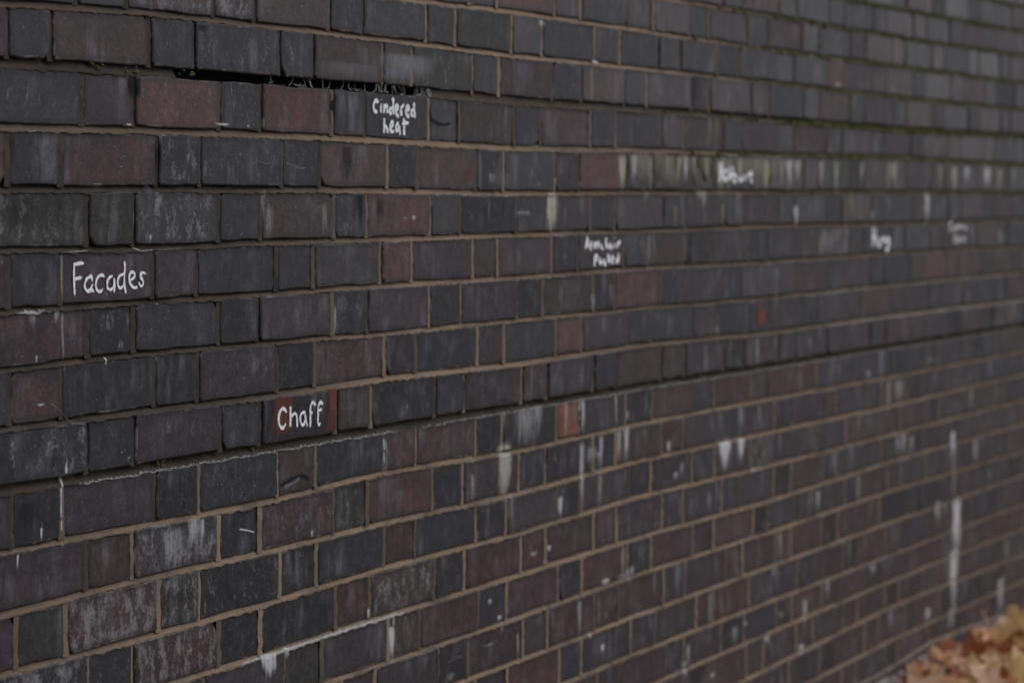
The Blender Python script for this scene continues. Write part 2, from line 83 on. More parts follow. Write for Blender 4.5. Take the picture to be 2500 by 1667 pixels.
STREAKS=[[1.6554,1.2672,1.1917,0.0432,1.0,'c'],[2.9886,1.237,1.189,0.0279,0.8,'w'],[4.0131,1.2671,1.1869,0.0556,0.75,'w'],[3.5543,1.2205,1.196,0.0328,0.4,'w'],[1.4535,0.8908,0.845,0.0167,0.6,'c'],[1.4596,0.8375,0.7383,0.0504,0.9,'c'],[1.4748,0.8256,0.7475,0.0304,0.5,'w'],[1.4878,0.7464,0.6822,0.0136,0.4,'w'],[1.7936,0.8879,0.8233,0.0285,0.8,'w'],[1.7997,0.814,0.6743,0.0248,0.65,'w'],[1.9733,0.8187,0.7503,0.0243,0.7,'c'],[2.0099,0.8206,0.7564,0.0287,0.72,'w'],[2.2337,0.776,0.7484,0.0243,0.7,'w'],[2.5533,0.7573,0.6939,0.0687,1.0,'w'],[2.6502,0.7496,0.6991,0.038,0.95,'w'],[1.8451,0.7966,0.7609,0.0465,0.5,'w'],[1.884,0.7842,0.7651,0.0275,0.5,'w'],[1.5541,0.891,0.8262,0.1044,0.38,'w'],[1.5978,0.8916,0.8372,0.0353,0.4,'w'],[1.7034,0.7194,0.6793,0.0203,0.8,'w'],[1.7244,0.8866,0.8257,0.013,0.55,'w'],[2.0168,0.8512,0.8317,0.0164,0.5,'w'],[4.2968,0.6367,0.5622,0.0439,0.95,'w'],[4.3098,0.5648,0.4549,0.0281,0.4,'w'],[4.3492,0.4551,0.3078,0.0891,1.0,'w'],[4.3292,0.3277,0.1504,0.0767,0.9,'w'],[4.3111,0.1647,0.1038,0.0725,0.5,'w'],[4.1614,0.4648,0.4,0.0464,0.7,'w'],[4.2272,0.4527,0.4146,0.0315,0.4,'w'],[4.8251,0.183,0.0711,0.091,0.55,'w'],[4.0838,0.1933,0.1545,0.038,0.8,'w'],[3.8023,0.8024,0.7409,0.0633,0.4,'w'],[3.5456,0.8424,0.8128,0.0229,0.5,'w'],[4.0713,0.8442,0.8231,0.0377,0.4,'w'],[3.7913,0.6654,0.6141,0.0316,0.5,'w'],[3.8369,0.6669,0.6153,0.0356,0.6,'w'],[3.9162,0.6556,0.6034,0.0326,0.5,'w'],[3.4095,0.6711,0.6077,0.0443,0.35,'b'],[0.1149,0.9245,0.8168,0.0065,0.9,'w'],[0.0689,0.8397,0.823,0.0046,0.9,'w'],[0.0161,0.8126,0.7941,0.0044,0.9,'w'],[0.0056,0.8394,0.8164,0.0062,0.4,'w'],[0.435,0.8135,0.7719,0.0326,0.62,'w'],[0.4568,0.8112,0.7722,0.0153,0.6,'w'],[0.3813,0.8062,0.7471,0.0636,0.33,'w'],[0.6469,0.5931,0.5582,0.036,0.95,'w'],[0.6625,0.5907,0.5617,0.0146,0.9,'w'],[0.6289,0.5958,0.576,0.0119,0.8,'w'],[1.0393,0.5779,0.5254,0.0214,0.95,'w'],[0.7016,0.597,0.5787,0.0173,0.95,'w'],[0.9618,0.6165,0.5972,0.011,0.95,'w'],[1.0461,0.5933,0.567,0.0085,0.5,'w'],[0.1167,1.1119,1.0424,0.0065,0.42,'w'],[0.1152,1.186,1.1166,0.0074,0.55,'c'],[0.0513,1.1102,1.0923,0.0125,0.35,'w'],[0.104,1.1134,1.0952,0.0111,0.5,'w'],[0.0619,1.0583,1.0464,0.0054,0.8,'w'],[0.2172,1.0475,1.0357,0.0048,0.9,'w'],[0.7757,0.7602,0.7417,0.0077,0.6,'w'],[1.0787,0.927,0.9139,0.0072,0.4,'w'],[0.67,0.8619,0.8199,0.0109,0.55,'c'],[0.8446,1.092,1.0486,0.0092,0.5,'w'],[1.0126,0.8799,0.8249,0.0113,0.8,'w'],[2.5016,0.9903,0.9734,0.0241,0.4,'w'],[1.8487,1.0786,1.0446,0.0173,0.6,'w'],[2.1197,1.1845,1.1213,0.0191,0.4,'w'],[1.6652,1.2919,1.2665,0.0162,0.6,'c'],[1.7758,1.2852,1.2667,0.0169,0.6,'c'],[1.5017,1.2486,1.1992,0.017,0.2,'w'],[1.5221,1.2309,1.2238,0.0411,0.45,'w'],[1.548,1.2307,1.2215,0.0276,0.4,'w'],[2.4106,1.2677,1.2346,0.028,0.6,'c'],[2.3872,1.2676,1.2471,0.037,0.5,'c'],[2.6106,1.2637,1.2381,0.0198,0.4,'c'],[2.1003,1.2672,1.2436,0.021,0.4,'c'],[2.0343,0.5515,0.516,0.0456,0.55,'w'],[2.0158,0.542,0.5262,0.0824,0.4,'w'],[1.9188,0.5424,0.5284,0.0398,0.8,'w'],[1.6555,0.6344,0.6234,0.0163,0.9,'w'],[1.6416,0.6103,0.5978,0.0162,0.9,'w'],[1.5896,0.6311,0.6216,0.0283,0.6,'w'],[1.9057,0.4206,0.405,0.0179,0.9,'w'],[1.8424,0.4528,0.439,0.0194,0.6,'w'],[2.3338,0.3242,0.2866,0.0413,0.6,'w'],[2.3514,0.3548,0.3088,0.0208,0.5,'w'],[2.6906,0.3531,0.3398,0.0257,0.6,'w'],[2.4993,0.2731,0.2603,0.0243,0.7,'w'],[2.8283,0.3024,0.2843,0.0322,0.8,'w'],[3.0682,0.249,0.2256,0.0404,0.8,'w'],[3.252,0.3748,0.3268,0.0303,0.5,'w'],[2.8771,0.449,0.4218,0.0326,0.4,'w'],[2.9216,0.3435,0.3252,0.0386,0.4,'w'],[3.6004,0.3659,0.3408,0.0468,0.5,'w'],[3.1747,0.5869,0.5397,0.0267,0.6,'w'],[2.2775,0.7104,0.694,0.0314,0.6,'w'],[2.7364,0.6776,0.6644,0.0364,0.6,'w'],[1.4064,0.5717,0.5611,0.0165,0.7,'w'],[1.4451,0.5382,0.5275,0.0201,0.8,'w'],[1.4571,0.5259,0.5045,0.0118,0.5,'w'],[1.4108,0.4936,0.49,0.043,0.5,'w'],[1.2559,0.4685,0.4548,0.0311,0.3,'w'],[1.6033,1.565,1.5507,0.0282,0.7,'w'],[1.8472,1.5043,1.4983,0.0269,0.9,'w'],[3.2732,1.5181,1.5041,0.0604,0.5,'w'],[0.5116,1.3589,1.3544,0.0447,0.8,'w'],[0.2711,1.3527,1.3484,0.0139,0.8,'w'],[0.582,1.3577,1.3531,0.0093,0.7,'w'],[0.5342,1.302,1.2618,0.0226,0.1,'w'],[0.3194,1.2834,1.1959,0.0205,0.22,'b'],[0.3213,1.2068,1.1948,0.0072,0.7,'w'],[0.3045,1.5166,1.5058,0.0262,0.45,'b'],[0.3764,1.5212,1.5102,0.0627,0.3,'b'],[0.4455,1.52,1.5088,0.0432,0.25,'b'],[1.5269,1.4888,1.4324,0.0769,0.28,'b'],[1.0806,1.4822,1.4287,0.172,0.6,'g'],[0.8749,1.4603,1.4263,0.1709,0.35,'g'],[1.0381,1.4579,1.4278,0.0845,0.5,'b'],[0.068,0.8481,0.8065,0.0036,0.1,'w'],[0.0688,0.9964,0.9923,0.0199,0.7,'w'],[0.2463,0.9203,0.9182,0.0079,0.5,'w'],[0.2632,0.9135,0.908,0.008,0.5,'w'],[1.3887,1.2557,1.2004,0.013,0.15,'w'],[1.1046,1.2264,1.2167,0.0131,0.7,'w'],[1.0758,1.2234,1.2195,0.01,0.5,'w'],[0.6267,1.2677,1.2266,0.0165,0.35,'w'],[0.8114,1.2498,1.2007,0.0231,0.28,'w'],[0.6446,1.2442,1.1969,0.0357,0.2,'w'],[1.3961,1.2971,1.2764,0.0391,0.35,'w'],[1.9795,1.3372,1.268,0.0395,0.83,'c'],[2.1143,1.3381,1.2617,0.0275,0.52,'c'],[2.2054,1.338,1.285,0.0283,0.69,'c'],[2.267,1.3379,1.2882,0.0297,0.82,'m'],[2.3566,1.338,1.2837,0.0267,0.72,'c'],[2.4294,1.338,1.2846,0.0236,0.77,'c'],[2.5119,1.3377,1.2614,0.0519,0.69,'c'],[2.623,1.3378,1.2833,0.0308,0.84,'m'],[2.8831,1.3381,1.28,0.0324,0.55,'c'],[2.9339,1.3384,1.2791,0.0468,0.71,'w'],[2.9928,1.3387,1.2876,0.0382,0.74,'c'],[3.1584,1.3397,1.2748,0.0314,0.84,'c'],[3.2695,1.3403,1.26,0.045,0.69,'m'],[3.4611,1.3414,1.2791,0.0323,0.52,'c'],[3.6852,1.3428,1.2712,0.0388,0.59,'m'],[3.7198,1.3429,1.2804,0.0558,0.77,'c'],[4.13,1.3403,1.2718,0.0549,0.6,'m'],[4.2641,1.339,1.2604,0.0555,0.71,'c'],[4.3903,1.3386,1.2793,0.0673,0.61,'w'],[4.5946,1.3371,1.2799,0.0749,0.75,'w'],[4.7251,1.3359,1.2587,0.0467,0.85,'m'],[4.8797,1.3351,1.2876,0.0645,0.59,'m'],[2.0342,1.3378,1.2836,0.0363,0.78,'w'],[2.7853,1.3375,1.2629,0.0492,0.83,'m'],[2.3045,1.3379,1.2853,0.0266,0.8,'w'],[2.4877,1.3379,1.2844,0.0417,0.56,'m'],[2.556,1.3378,1.2587,0.0337,0.6,'m'],[2.2863,1.3412,1.3075,0.0813,0.34,'m'],[2.4933,1.3411,1.2914,0.0835,0.14,'m'],[2.388,1.3412,1.289,0.0952,0.13,'m'],[2.5589,1.3411,1.2838,0.1244,0.2,'c'],[2.5334,1.3411,1.2759,0.0777,0.34,'c'],[2.1899,1.3412,1.2705,0.1012,0.25,'m'],[2.3506,1.3412,1.2786,0.0786,0.18,'m'],[2.6806,1.3411,1.2847,0.1328,0.2,'c'],[2.2351,1.3412,1.2709,0.0826,0.32,'m'],[2.7352,1.3411,1.2828,0.1526,0.33,'c'],[2.0609,1.3412,1.2688,0.0613,0.2,'m'],[2.1799,1.3412,1.3106,0.1026,0.21,'c'],[2.6439,1.3411,1.2877,0.1188,0.21,'c'],[2.4237,1.3412,1.2744,0.0756,0.34,'m'],[2.0758,1.3412,1.2938,0.0974,0.17,'c'],[2.093,1.3412,1.2809,0.1248,0.34,'m'],[1.9886,1.3404,1.3074,0.0689,0.16,'m'],[2.4188,1.3412,1.2952,0.0827,0.27,'m'],[2.4581,1.3411,1.3034,0.1333,0.12,'m'],[2.8215,1.3413,1.2753,0.1457,0.27,'c'],[2.2596,1.3412,1.3126,0.1006,0.14,'c'],[2.386,1.3412,1.2705,0.0766,0.2,'m'],[2.3005,1.3412,1.2767,0.1044,0.2,'m'],[2.073,1.3412,1.2965,0.0836,0.16,'m'],[2.4756,1.3411,1.2982,0.1333,0.12,'m'],[2.218,1.3412,1.2719,0.093,0.19,'c'],[2.2915,0.5261,0.4496,0.0278,0.37,'b'],[3.0234,0.867,0.8156,0.0198,0.34,'b'],[2.653,0.816,0.7651,0.0234,0.63,'b'],[2.0357,1.1862,1.1191,0.0189,0.24,'b'],[3.8045,0.9596,0.8866,0.03,0.25,'b'],[3.0906,0.3521,0.271,0.0303,0.6,'w'],[3.7128,0.8082,0.7035,0.027,0.53,'w'],[2.5674,0.6508,0.5576,0.0126,0.2,'g'],[2.5197,1.2425,1.1962,0.0182,0.43,'m'],[2.9667,0.3695,0.3049,0.0291,0.28,'b'],[2.5479,1.3405,1.2645,0.0183,0.25,'g'],[4.4485,1.1869,1.1124,0.0377,0.49,'g'],[3.9284,1.3245,1.2655,0.0147,0.17,'b'],[2.165,0.5265,0.4494,0.0101,0.58,'b'],[3.0804,1.2428,1.1908,0.0262,0.3,'b'],[3.0938,0.525,0.4501,0.012,0.24,'b'],[3.6414,0.8856,0.783,0.0298,0.59,'b'],[1.3451,1.3357,1.2299,0.0151,0.48,'b'],[4.4717,1.1656,1.1213,0.0308,0.33,'g'],[2.8511,0.9588,0.8895,0.0158,0.41,'g'],[4.8358,0.9551,0.8838,0.0196,0.4,'c'],[2.1667,1.4197,1.3444,0.0174,0.29,'g'],[2.6174,0.7443,0.6926,0.0246,0.22,'b'],[4.6825,0.4994,0.4487,0.0166,0.61,'b'],[3.9797,1.1664,1.1037,0.0337,0.25,'g'],[3.477,0.5967,0.528,0.0202,0.33,'c'],[2.4664,0.6517,0.5972,0.021,0.53,'b'],[1.4602,1.4183,1.3431,0.0085,0.46,'g'],[3.2891,0.6689,0.5987,0.0315,0.48,'b'],[2.1386,0.4479,0.3847,0.0122,0.37,'b'],[4.2697,0.3651,0.2988,0.0208,0.27,'b'],[3.3014,1.4166,1.3481,0.0281,0.26,'b'],[3.4083,0.4461,0.3833,0.0271,0.33,'c'],[1.8942,1.1168,1.0416,0.0186,0.38,'g'],[2.3647,0.6526,0.6042,0.0165,0.23,'c'],[2.5694,0.9638,0.8941,0.0108,0.36,'c'],[4.8028,1.496,1.4246,0.0336,0.21,'b'],[2.8697,0.2816,0.227,0.0258,0.3,'b'],[1.446,0.9446,0.8919,0.0202,0.17,'b'],[2.4832,1.4195,1.351,0.0196,0.29,'m'],[1.8858,0.7442,0.6758,0.0247,0.47,'c'],[1.82,1.4942,1.4106,0.0157,0.42,'m'],[3.112,1.4953,1.4015,0.0289,0.23,'b'],[1.5238,0.8879,0.8251,0.0166,0.41,'c'],[1.5224,0.499,0.4458,0.009,0.51,'w'],[3.4598,0.8096,0.7565,0.0296,0.37,'g'],[1.3308,0.7944,0.7408,0.0145,0.57,'c'],[3.7759,1.4745,1.4201,0.0187,0.43,'g'],[2.9024,0.7427,0.6783,0.0161,0.5,'b'],[3.7551,0.237,0.1671,0.0362,0.57,'b'],[4.1599,1.497,1.4053,0.0223,0.27,'b'],[1.6998,1.0947,1.0418,0.0184,0.37,'b'],[2.5118,0.5229,0.4498,0.0187,0.3,'g'],[2.4757,0.4483,0.3376,0.0203,0.64,'g'],[1.3289,1.1861,1.1339,0.0226,0.16,'g'],[1.8928,0.672,0.6019,0.0136,0.29,'g'],[2.7309,0.9596,0.8899,0.0269,0.38,'w'],[3.12,0.5937,0.5358,0.0163,0.37,'w'],[1.7124,1.2406,1.1899,0.0117,0.43,'b'],[2.6185,0.3535,0.3178,0.0141,0.51,'w'],[2.7118,1.1111,1.0373,0.0107,0.26,'b'],[3.4693,0.5966,0.4918,0.028,0.5,'g'],[1.6698,0.5198,0.4677,0.0211,0.29,'b'],[1.4944,1.3343,1.2308,0.0199,0.4,'b'],[4.7619,1.4959,1.4258,0.0152,0.18,'b'],[4.4304,0.2249,0.1458,0.0383,0.3,'g'],[2.4109,1.476,1.4211,0.0239,0.33,'b'],[4.4718,0.737,0.68,0.0325,0.45,'c'],[4.8887,0.9572,0.8837,0.0377,0.43,'w'],[4.3798,1.1113,1.0225,0.0184,0.38,'g'],[3.5795,0.5268,0.4501,0.0262,0.31,'b'],[2.0118,0.7462,0.6962,0.0109,0.45,'g'],[2.9158,0.5244,0.4501,0.0243,0.51,'c'],[4.7423,0.7396,0.667,0.0407,0.3,'c'],[3.1176,0.3708,0.3093,0.0145,0.24,'b'],[2.2474,1.242,1.1903,0.0245,0.43,'m'],[4.7076,1.2604,1.1884,0.0196,0.26,'b'],[2.527,1.3429,1.2645,0.0189,0.15,'m'],[4.7438,1.1652,1.1109,0.0415,0.48,'w'],[2.6498,0.816,0.7455,0.0303,0.54,'b'],[4.5267,0.5978,0.5224,0.0316,0.54,'w'],[2.9505,0.8124,0.7439,0.012,0.39,'b'],[2.418,0.9634,0.8526,0.0125,0.49,'g'],[2.5965,1.0924,1.038,0.0148,0.31,'b'],[3.915,1.4965,1.4207,0.0129,0.35,'g'],[4.211,1.3464,1.2706,0.0341,0.15,'m'],[1.519,0.8685,0.7935,0.0083,0.27,'g'],[2.4478,1.4195,1.3445,0.0236,0.43,'g'],[4.5095,0.5979,0.5226,0.0179,0.55,'b'],[4.0381,1.3449,1.2653,0.0176,0.2,'b'],[2.0156,1.2623,1.2051,0.021,0.16,'g'],[4.32,1.0146,0.9611,0.0265,0.26,'b'],[1.637,0.9662,0.8918,0.0087,0.21,'b'],[1.5144,1.1679,1.1164,0.0114,0.25,'c'],[2.8841,0.8149,0.7442,0.0184,0.36,'b'],[2.8609,0.4486,0.3835,0.0109,0.2,'b'],[3.2729,1.4188,1.3479,0.0205,0.33,'m'],[1.8903,0.8165,0.7466,0.0207,0.6,'w'],[2.8981,0.4463,0.3733,0.0302,0.36,'g'],[2.0016,0.5959,0.5275,0.0194,0.51,'c'],[2.5046,1.0169,0.954,0.0279,0.25,'g'],[2.2833,0.5261,0.4496,0.0188,0.45,'b'],[2.8955,1.4191,1.36,0.0176,0.2,'b'],[1.9613,0.8882,0.8187,0.0135,0.57,'c'],[1.9271,1.0955,1.0416,0.0191,0.46,'b'],[2.996,1.3982,1.346,0.0109,0.17,'m'],[2.6427,1.4193,1.3297,0.0182,0.34,'g'],[3.0823,0.9406,0.9011,0.0123,0.39,'w'],[4.3398,1.3226,1.2234,0.0165,0.41,'b'],[2.5262,0.8166,0.7462,0.0276,0.41,'b'],[3.2586,0.8846,0.8183,0.0132,0.36,'w'],[3.2132,0.4266,0.3339,0.0152,0.26,'b'],[2.5103,0.673,0.5969,0.021,0.42,'b'],[2.8659,1.1106,0.9979,0.0279,0.25,'w'],[1.7932,0.5212,0.4459,0.0193,0.49,'w'],[3.381,1.2616,1.2031,0.0259,0.45,'m'],[2.3106,0.7262,0.6893,0.0257,0.6,'b'],[1.4732,0.7364,0.6859,0.0127,0.28,'w'],[3.8781,0.2997,0.237,0.0144,0.39,'g'],[2.8096,1.2429,1.1854,0.0179,0.18,'g'],[1.5578,0.9655,0.8658,0.0094,0.5,'g'],[2.2856,1.2606,1.1904,0.0276,0.3,'b'],[4.2936,1.1847,1.0785,0.0376,0.26,'c'],[2.7691,1.1879,1.1145,0.0234,0.26,'g'],[4.54,0.293,0.2316,0.0314,0.4,'b'],[3.6815,1.2642,1.1931,0.0287,0.41,'b'],[2.495,0.9647,0.8981,0.0116,0.31,'g'],[2.5514,1.0927,1.0518,0.0214,0.24,'b'],[3.4609,0.2102,0.1655,0.0297,0.35,'g'],[2.6326,0.3534,0.3018,0.0169,0.59,'b'],[2.7641,0.8134,0.7449,0.013,0.49,'c'],[4.6584,0.8051,0.7383,0.0372,0.46,'b'],[2.6767,1.4984,1.3975,0.01,0.43,'g'],[4.0477,1.4198,1.3705,0.0374,0.41,'b'],[4.8754,0.2918,0.1801,0.0336,0.37,'c'],[3.6819,0.0722,0.0261,0.1576,0.62,'w'],[3.8207,0.0657,0.0187,0.1635,0.62,'w'],[3.9639,0.0748,0.027,0.1697,0.62,'w'],[4.0751,0.0792,0.0307,0.1746,0.62,'w'],[4.5974,0.0691,0.0173,0.1986,0.62,'w'],[4.817,0.0671,0.014,0.209,0.62,'w'],[0.6708,0.9686,0.9086,0.0508,0.7,'r'],[0.6828,0.9702,0.945,0.0486,0.5,'r'],[0.8324,0.9705,0.927,0.0338,0.8,'r'],[0.8235,0.9351,0.8991,0.0285,0.6,'r'],[2.7636,1.0292,1.0055,0.0261,0.8,'o'],[2.7723,1.0096,0.9787,0.0629,1.0,'o'],[1.3079,1.3032,1.2761,0.0252,0.5,'r'],[0.6601,1.2441,1.2026,0.024,0.35,'r'],[0.6866,1.2321,1.2082,0.0121,0.3,'r'],[0.1991,1.4625,1.444,0.0287,0.3,'r'],[0.2862,1.4152,1.3779,0.026,0.9,'k'],[0.8387,1.4127,1.3482,0.0195,0.85,'k'],[0.8864,1.3367,1.2621,0.0291,0.55,'k'],[0.9243,1.2621,1.2025,0.0296,0.6,'k'],[0.9911,1.2571,1.1972,0.025,0.5,'k'],[0.0084,1.3344,1.2764,0.007,0.4,'k'],[0.3399,1.3357,1.2726,0.0072,0.6,'k'],[1.506,1.1992,1.1426,0.0341,0.15,'k'],[0.0322,0.8777,0.8159,0.0533,0.3,'k'],[2.347,1.492,1.4269,0.0684,0.35,'k'],[0.0255,1.2562,1.2003,0.0527,0.35,'k'],[0.4487,1.4922,1.4782,0.0195,0.6,'k'],[0.1064,1.2562,1.2147,0.0129,0.35,'k']]
MARKS=[[[[0.2177,1.2321],[0.2314,1.2283],[0.2441,1.2185],[0.249,1.2131],[0.25,1.205]],0.002,0.45,'c'],[[[0.2314,1.2251],[0.2216,1.2204],[0.2186,1.2028],[0.2196,1.1963]],0.0018,0.6,'c'],[[[0.087,0.9962],[0.1145,0.9823],[0.1256,0.9684],[0.1471,0.9647],[0.1612,0.9652]],0.0022,0.5,'w'],[[[0.5615,0.7831],[0.587,0.7785],[0.6069,0.7733]],0.003,0.95,'w'],[[[1.1659,1.3942],[1.172,1.3798],[1.1991,1.3739],[1.2218,1.3724],[1.2447,1.375]],0.005,1.0,'k'],[[[0.6821,0.8337],[0.7251,0.8418],[0.7475,0.8428],[0.769,0.8347]],0.008,0.9,'k'],[[[0.6882,0.8301],[0.7189,0.8345],[0.74,0.8404]],0.006,0.7,'b'],[[[1.2401,0.4874],[1.2711,0.4895],[1.3026,0.4909]],0.005,0.45,'w'],[[[0.6089,1.3057],[0.6265,1.303],[0.6443,1.3044]],0.002,0.5,'w'],[[[0.6924,1.3049],[0.7168,1.3009],[0.7329,1.2969],[0.754,1.2983]],0.002,0.55,'w'],[[[0.6977,1.4882],[0.7406,1.4785],[0.7593,1.4704]],0.006,0.2,'w'],[[[0.8504,1.1755],[0.8901,1.156],[0.9439,1.1422],[0.9782,1.1223]],0.006,0.28,'w'],[[[0.6273,1.0732],[0.6511,1.0544]],0.01,0.2,'w'],[[[1.7382,1.1006],[1.7946,1.0915],[1.8526,1.0595]],0.008,0.25,'w'],[[[0.852,0.9343],[0.8916,0.9334],[0.9319,0.9433],[0.9454,0.9519]],0.003,0.35,'w'],[[[0.1153,1.1844],[0.1432,1.186],[0.1734,1.1865]],0.003,0.6,'w'],[[[0.2808,1.1883],[0.2989,1.1837],[0.3295,1.1842]],0.003,0.7,'w'],[[[0.3346,1.1836],[0.3815,1.1855],[0.4027,1.1862]],0.003,0.4,'w']]
TONES=[[1.7376,0.8573,'orange'],[0.2002,1.4596,'brown'],[0.387,1.3779,'red'],[0.726,1.3814,'red'],[0.2255,1.3081,'redbrown'],[-0.0129,1.3104,'red'],[0.9107,1.3002,'redbrown'],[1.2053,1.3028,'redbrown'],[0.7333,1.2281,'brown'],[1.0884,1.2258,'red'],[1.0435,1.161,'red'],[1.215,1.1575,'purple'],[0.8916,1.0076,'redbrown'],[1.0539,0.8606,'redbrown'],[0.7285,0.8583,'brown'],[1.7446,1.0052,'red'],[2.0784,1.0818,'red'],[1.8801,1.3049,'red'],[1.8973,1.4658,'redbrown'],[1.5369,1.46,'brown'],[1.3873,1.3776,'brown'],[1.7176,1.3814,'redbrown'],[1.0698,0.7863,'redbrown'],[2.2797,0.8595,'redbrown'],[2.6189,0.8646,'redbrown'],[2.9544,0.8584,'redbrown'],[0.0749,1.0817,'purplered'],[0.225,1.149,'purple'],[0.3869,1.1505,'purple'],[0.5751,1.0153,'purple'],[0.7414,0.9284,'black'],[0.7421,0.7792,'purplered'],[0.3868,0.6369,'purplered'],[0.2241,0.7824,'brown'],[0.9233,0.5635,'purple'],[1.8138,0.5528,'redbrown'],[1.5075,1.5894,'red'],[0.6993,1.5291,'brown'],[0.3982,1.3014,'blue'],[1.0648,1.3015,'black'],[0.5622,1.3062,'blue'],[0.733,1.3017,'blue'],[0.0569,1.306,'blue'],[0.0342,1.4565,'blue'],[0.387,1.4632,'blue'],[0.5618,1.4657,'blue'],[0.5681,1.3832,'blue'],[0.2352,1.0743,'black'],[0.0562,1.1536,'blue'],[0.2247,1.012,'black'],[0.3982,1.0013,'black'],[0.055,0.9346,'blue'],[0.5505,1.0599,'black'],[0.741,1.006,'black'],[0.7403,1.1478,'blue'],[0.891,1.0809,'blue'],[1.2323,1.0716,'black'],[1.2305,1.2213,'grey'],[1.2249,1.0076,'blue'],[0.89,1.2304,'blue'],[0.8926,0.8571,'blue'],[1.0687,0.9045,'black'],[1.4035,0.8578,'black'],[1.2604,0.7822,'black'],[0.9074,0.7785,'olive'],[0.5633,0.7826,'black'],[0.3981,0.6985,'olive'],[0.0732,0.7171,'olive'],[0.2237,0.6381,'blue'],[0.5637,0.6293,'black'],[0.7425,0.7076,'black'],[0.9085,0.6334,'redbrown'],[0.7429,0.6229,'black'],[0.7432,0.564,'olive'],[0.5635,0.7107,'black'],[0.8937,0.7094,'blue'],[1.0629,0.7139,'redbrown'],[1.0953,0.538,'brown'],[1.2623,0.6297,'black'],[1.2449,0.7042,'blue'],[0.6754,1.0986,'purple'],[0.0735,0.7948,'purple'],[0.2243,0.8572,'purple'],[0.3982,0.8517,'black'],[0.551,0.8493,'blue'],[0.0594,0.8572,'black'],[0.0746,1.0102,'purplered'],[0.2245,0.9318,'blue'],[0.4095,0.9347,'purple'],[0.2356,1.2286,'olive'],[0.0756,1.2242,'olive'],[0.387,1.2275,'grey'],[0.0764,1.3826,'grey'],[0.2257,1.3817,'purple'],[0.9597,1.4581,'brown'],[1.0482,1.4619,'brown'],[1.2114,1.4617,'olive'],[0.9737,1.519,'grey'],[1.1866,1.5378,'blue'],[1.3508,1.5398,'olive'],[1.6377,1.5403,'olive'],[1.7737,1.5357,'blue'],[2.0234,1.536,'grey'],[1.876,0.5286,'redbrown'],[2.3513,0.4495,'purple'],[2.6611,0.39,'redbrown'],[2.6042,0.499,'redbrown'],[1.034,1.3796,'black'],[0.9172,1.3767,'black'],[2.6219,0.7727,'blue'],[3.2986,1.5173,'red'],[4.0371,1.0563,'red'],[4.4983,1.0562,'redbrown'],[3.2665,0.744,'redbrown'],[2.4851,0.9892,'blue'],[2.8673,0.8588,'redbrown'],[3.8587,0.7664,'redbrown']]
FROST=[[0.574,1.4663,0.4],[0.0756,1.2297,0.55],[0.4095,0.7965,0.8],[0.2239,0.7075,1.0],[0.3868,0.6309,0.9],[0.0728,0.6393,0.9],[1.0866,0.6376,0.75],[0.387,1.2275,0.7],[0.5509,0.8679,0.35],[0.5758,0.7092,0.4],[0.7421,0.7792,0.45],[1.7475,0.8549,0.4],[1.6121,0.8571,0.7],[1.5375,0.8703,0.3],[0.5617,1.5208,0.8],[0.3538,1.5139,0.7],[1.915,0.663,0.3],[2.0447,0.641,0.5],[0.6236,1.3817,0.1],[0.5743,1.3125,0.3],[0.7268,1.225,0.4],[1.1559,1.4525,0.3],[0.387,1.375,0.25],[1.162,0.8977,0.3]]
LIME=[[8,0.1141,1.1007,0.75],[8,1.1007,5.0389,0.7],[12,0.5355,1.1184,1.0],[5,-0.0187,0.115,0.9],[5,0.9577,5.0237,0.5],[6,0.8253,1.5771,0.4],[7,1.4923,3.1675,0.35],[6,3.0205,5.0286,0.6],[7,3.1675,5.0339,0.6],[8,3.1705,4.5891,0.5],[4,0.9571,1.1712,0.5],[4,1.6097,1.755,0.6],[3,1.097,1.5734,0.5],[2,1.6426,1.9446,0.5],[12,3.7583,3.9357,0.7],[12,1.333,1.5848,0.4],[17,3.0514,3.673,0.3],[19,2.9168,5.0945,0.6],[2,-0.0173,0.1068,0.5],[1,1.1686,1.9428,0.35]]
GAP=[0.3921,1.1642]
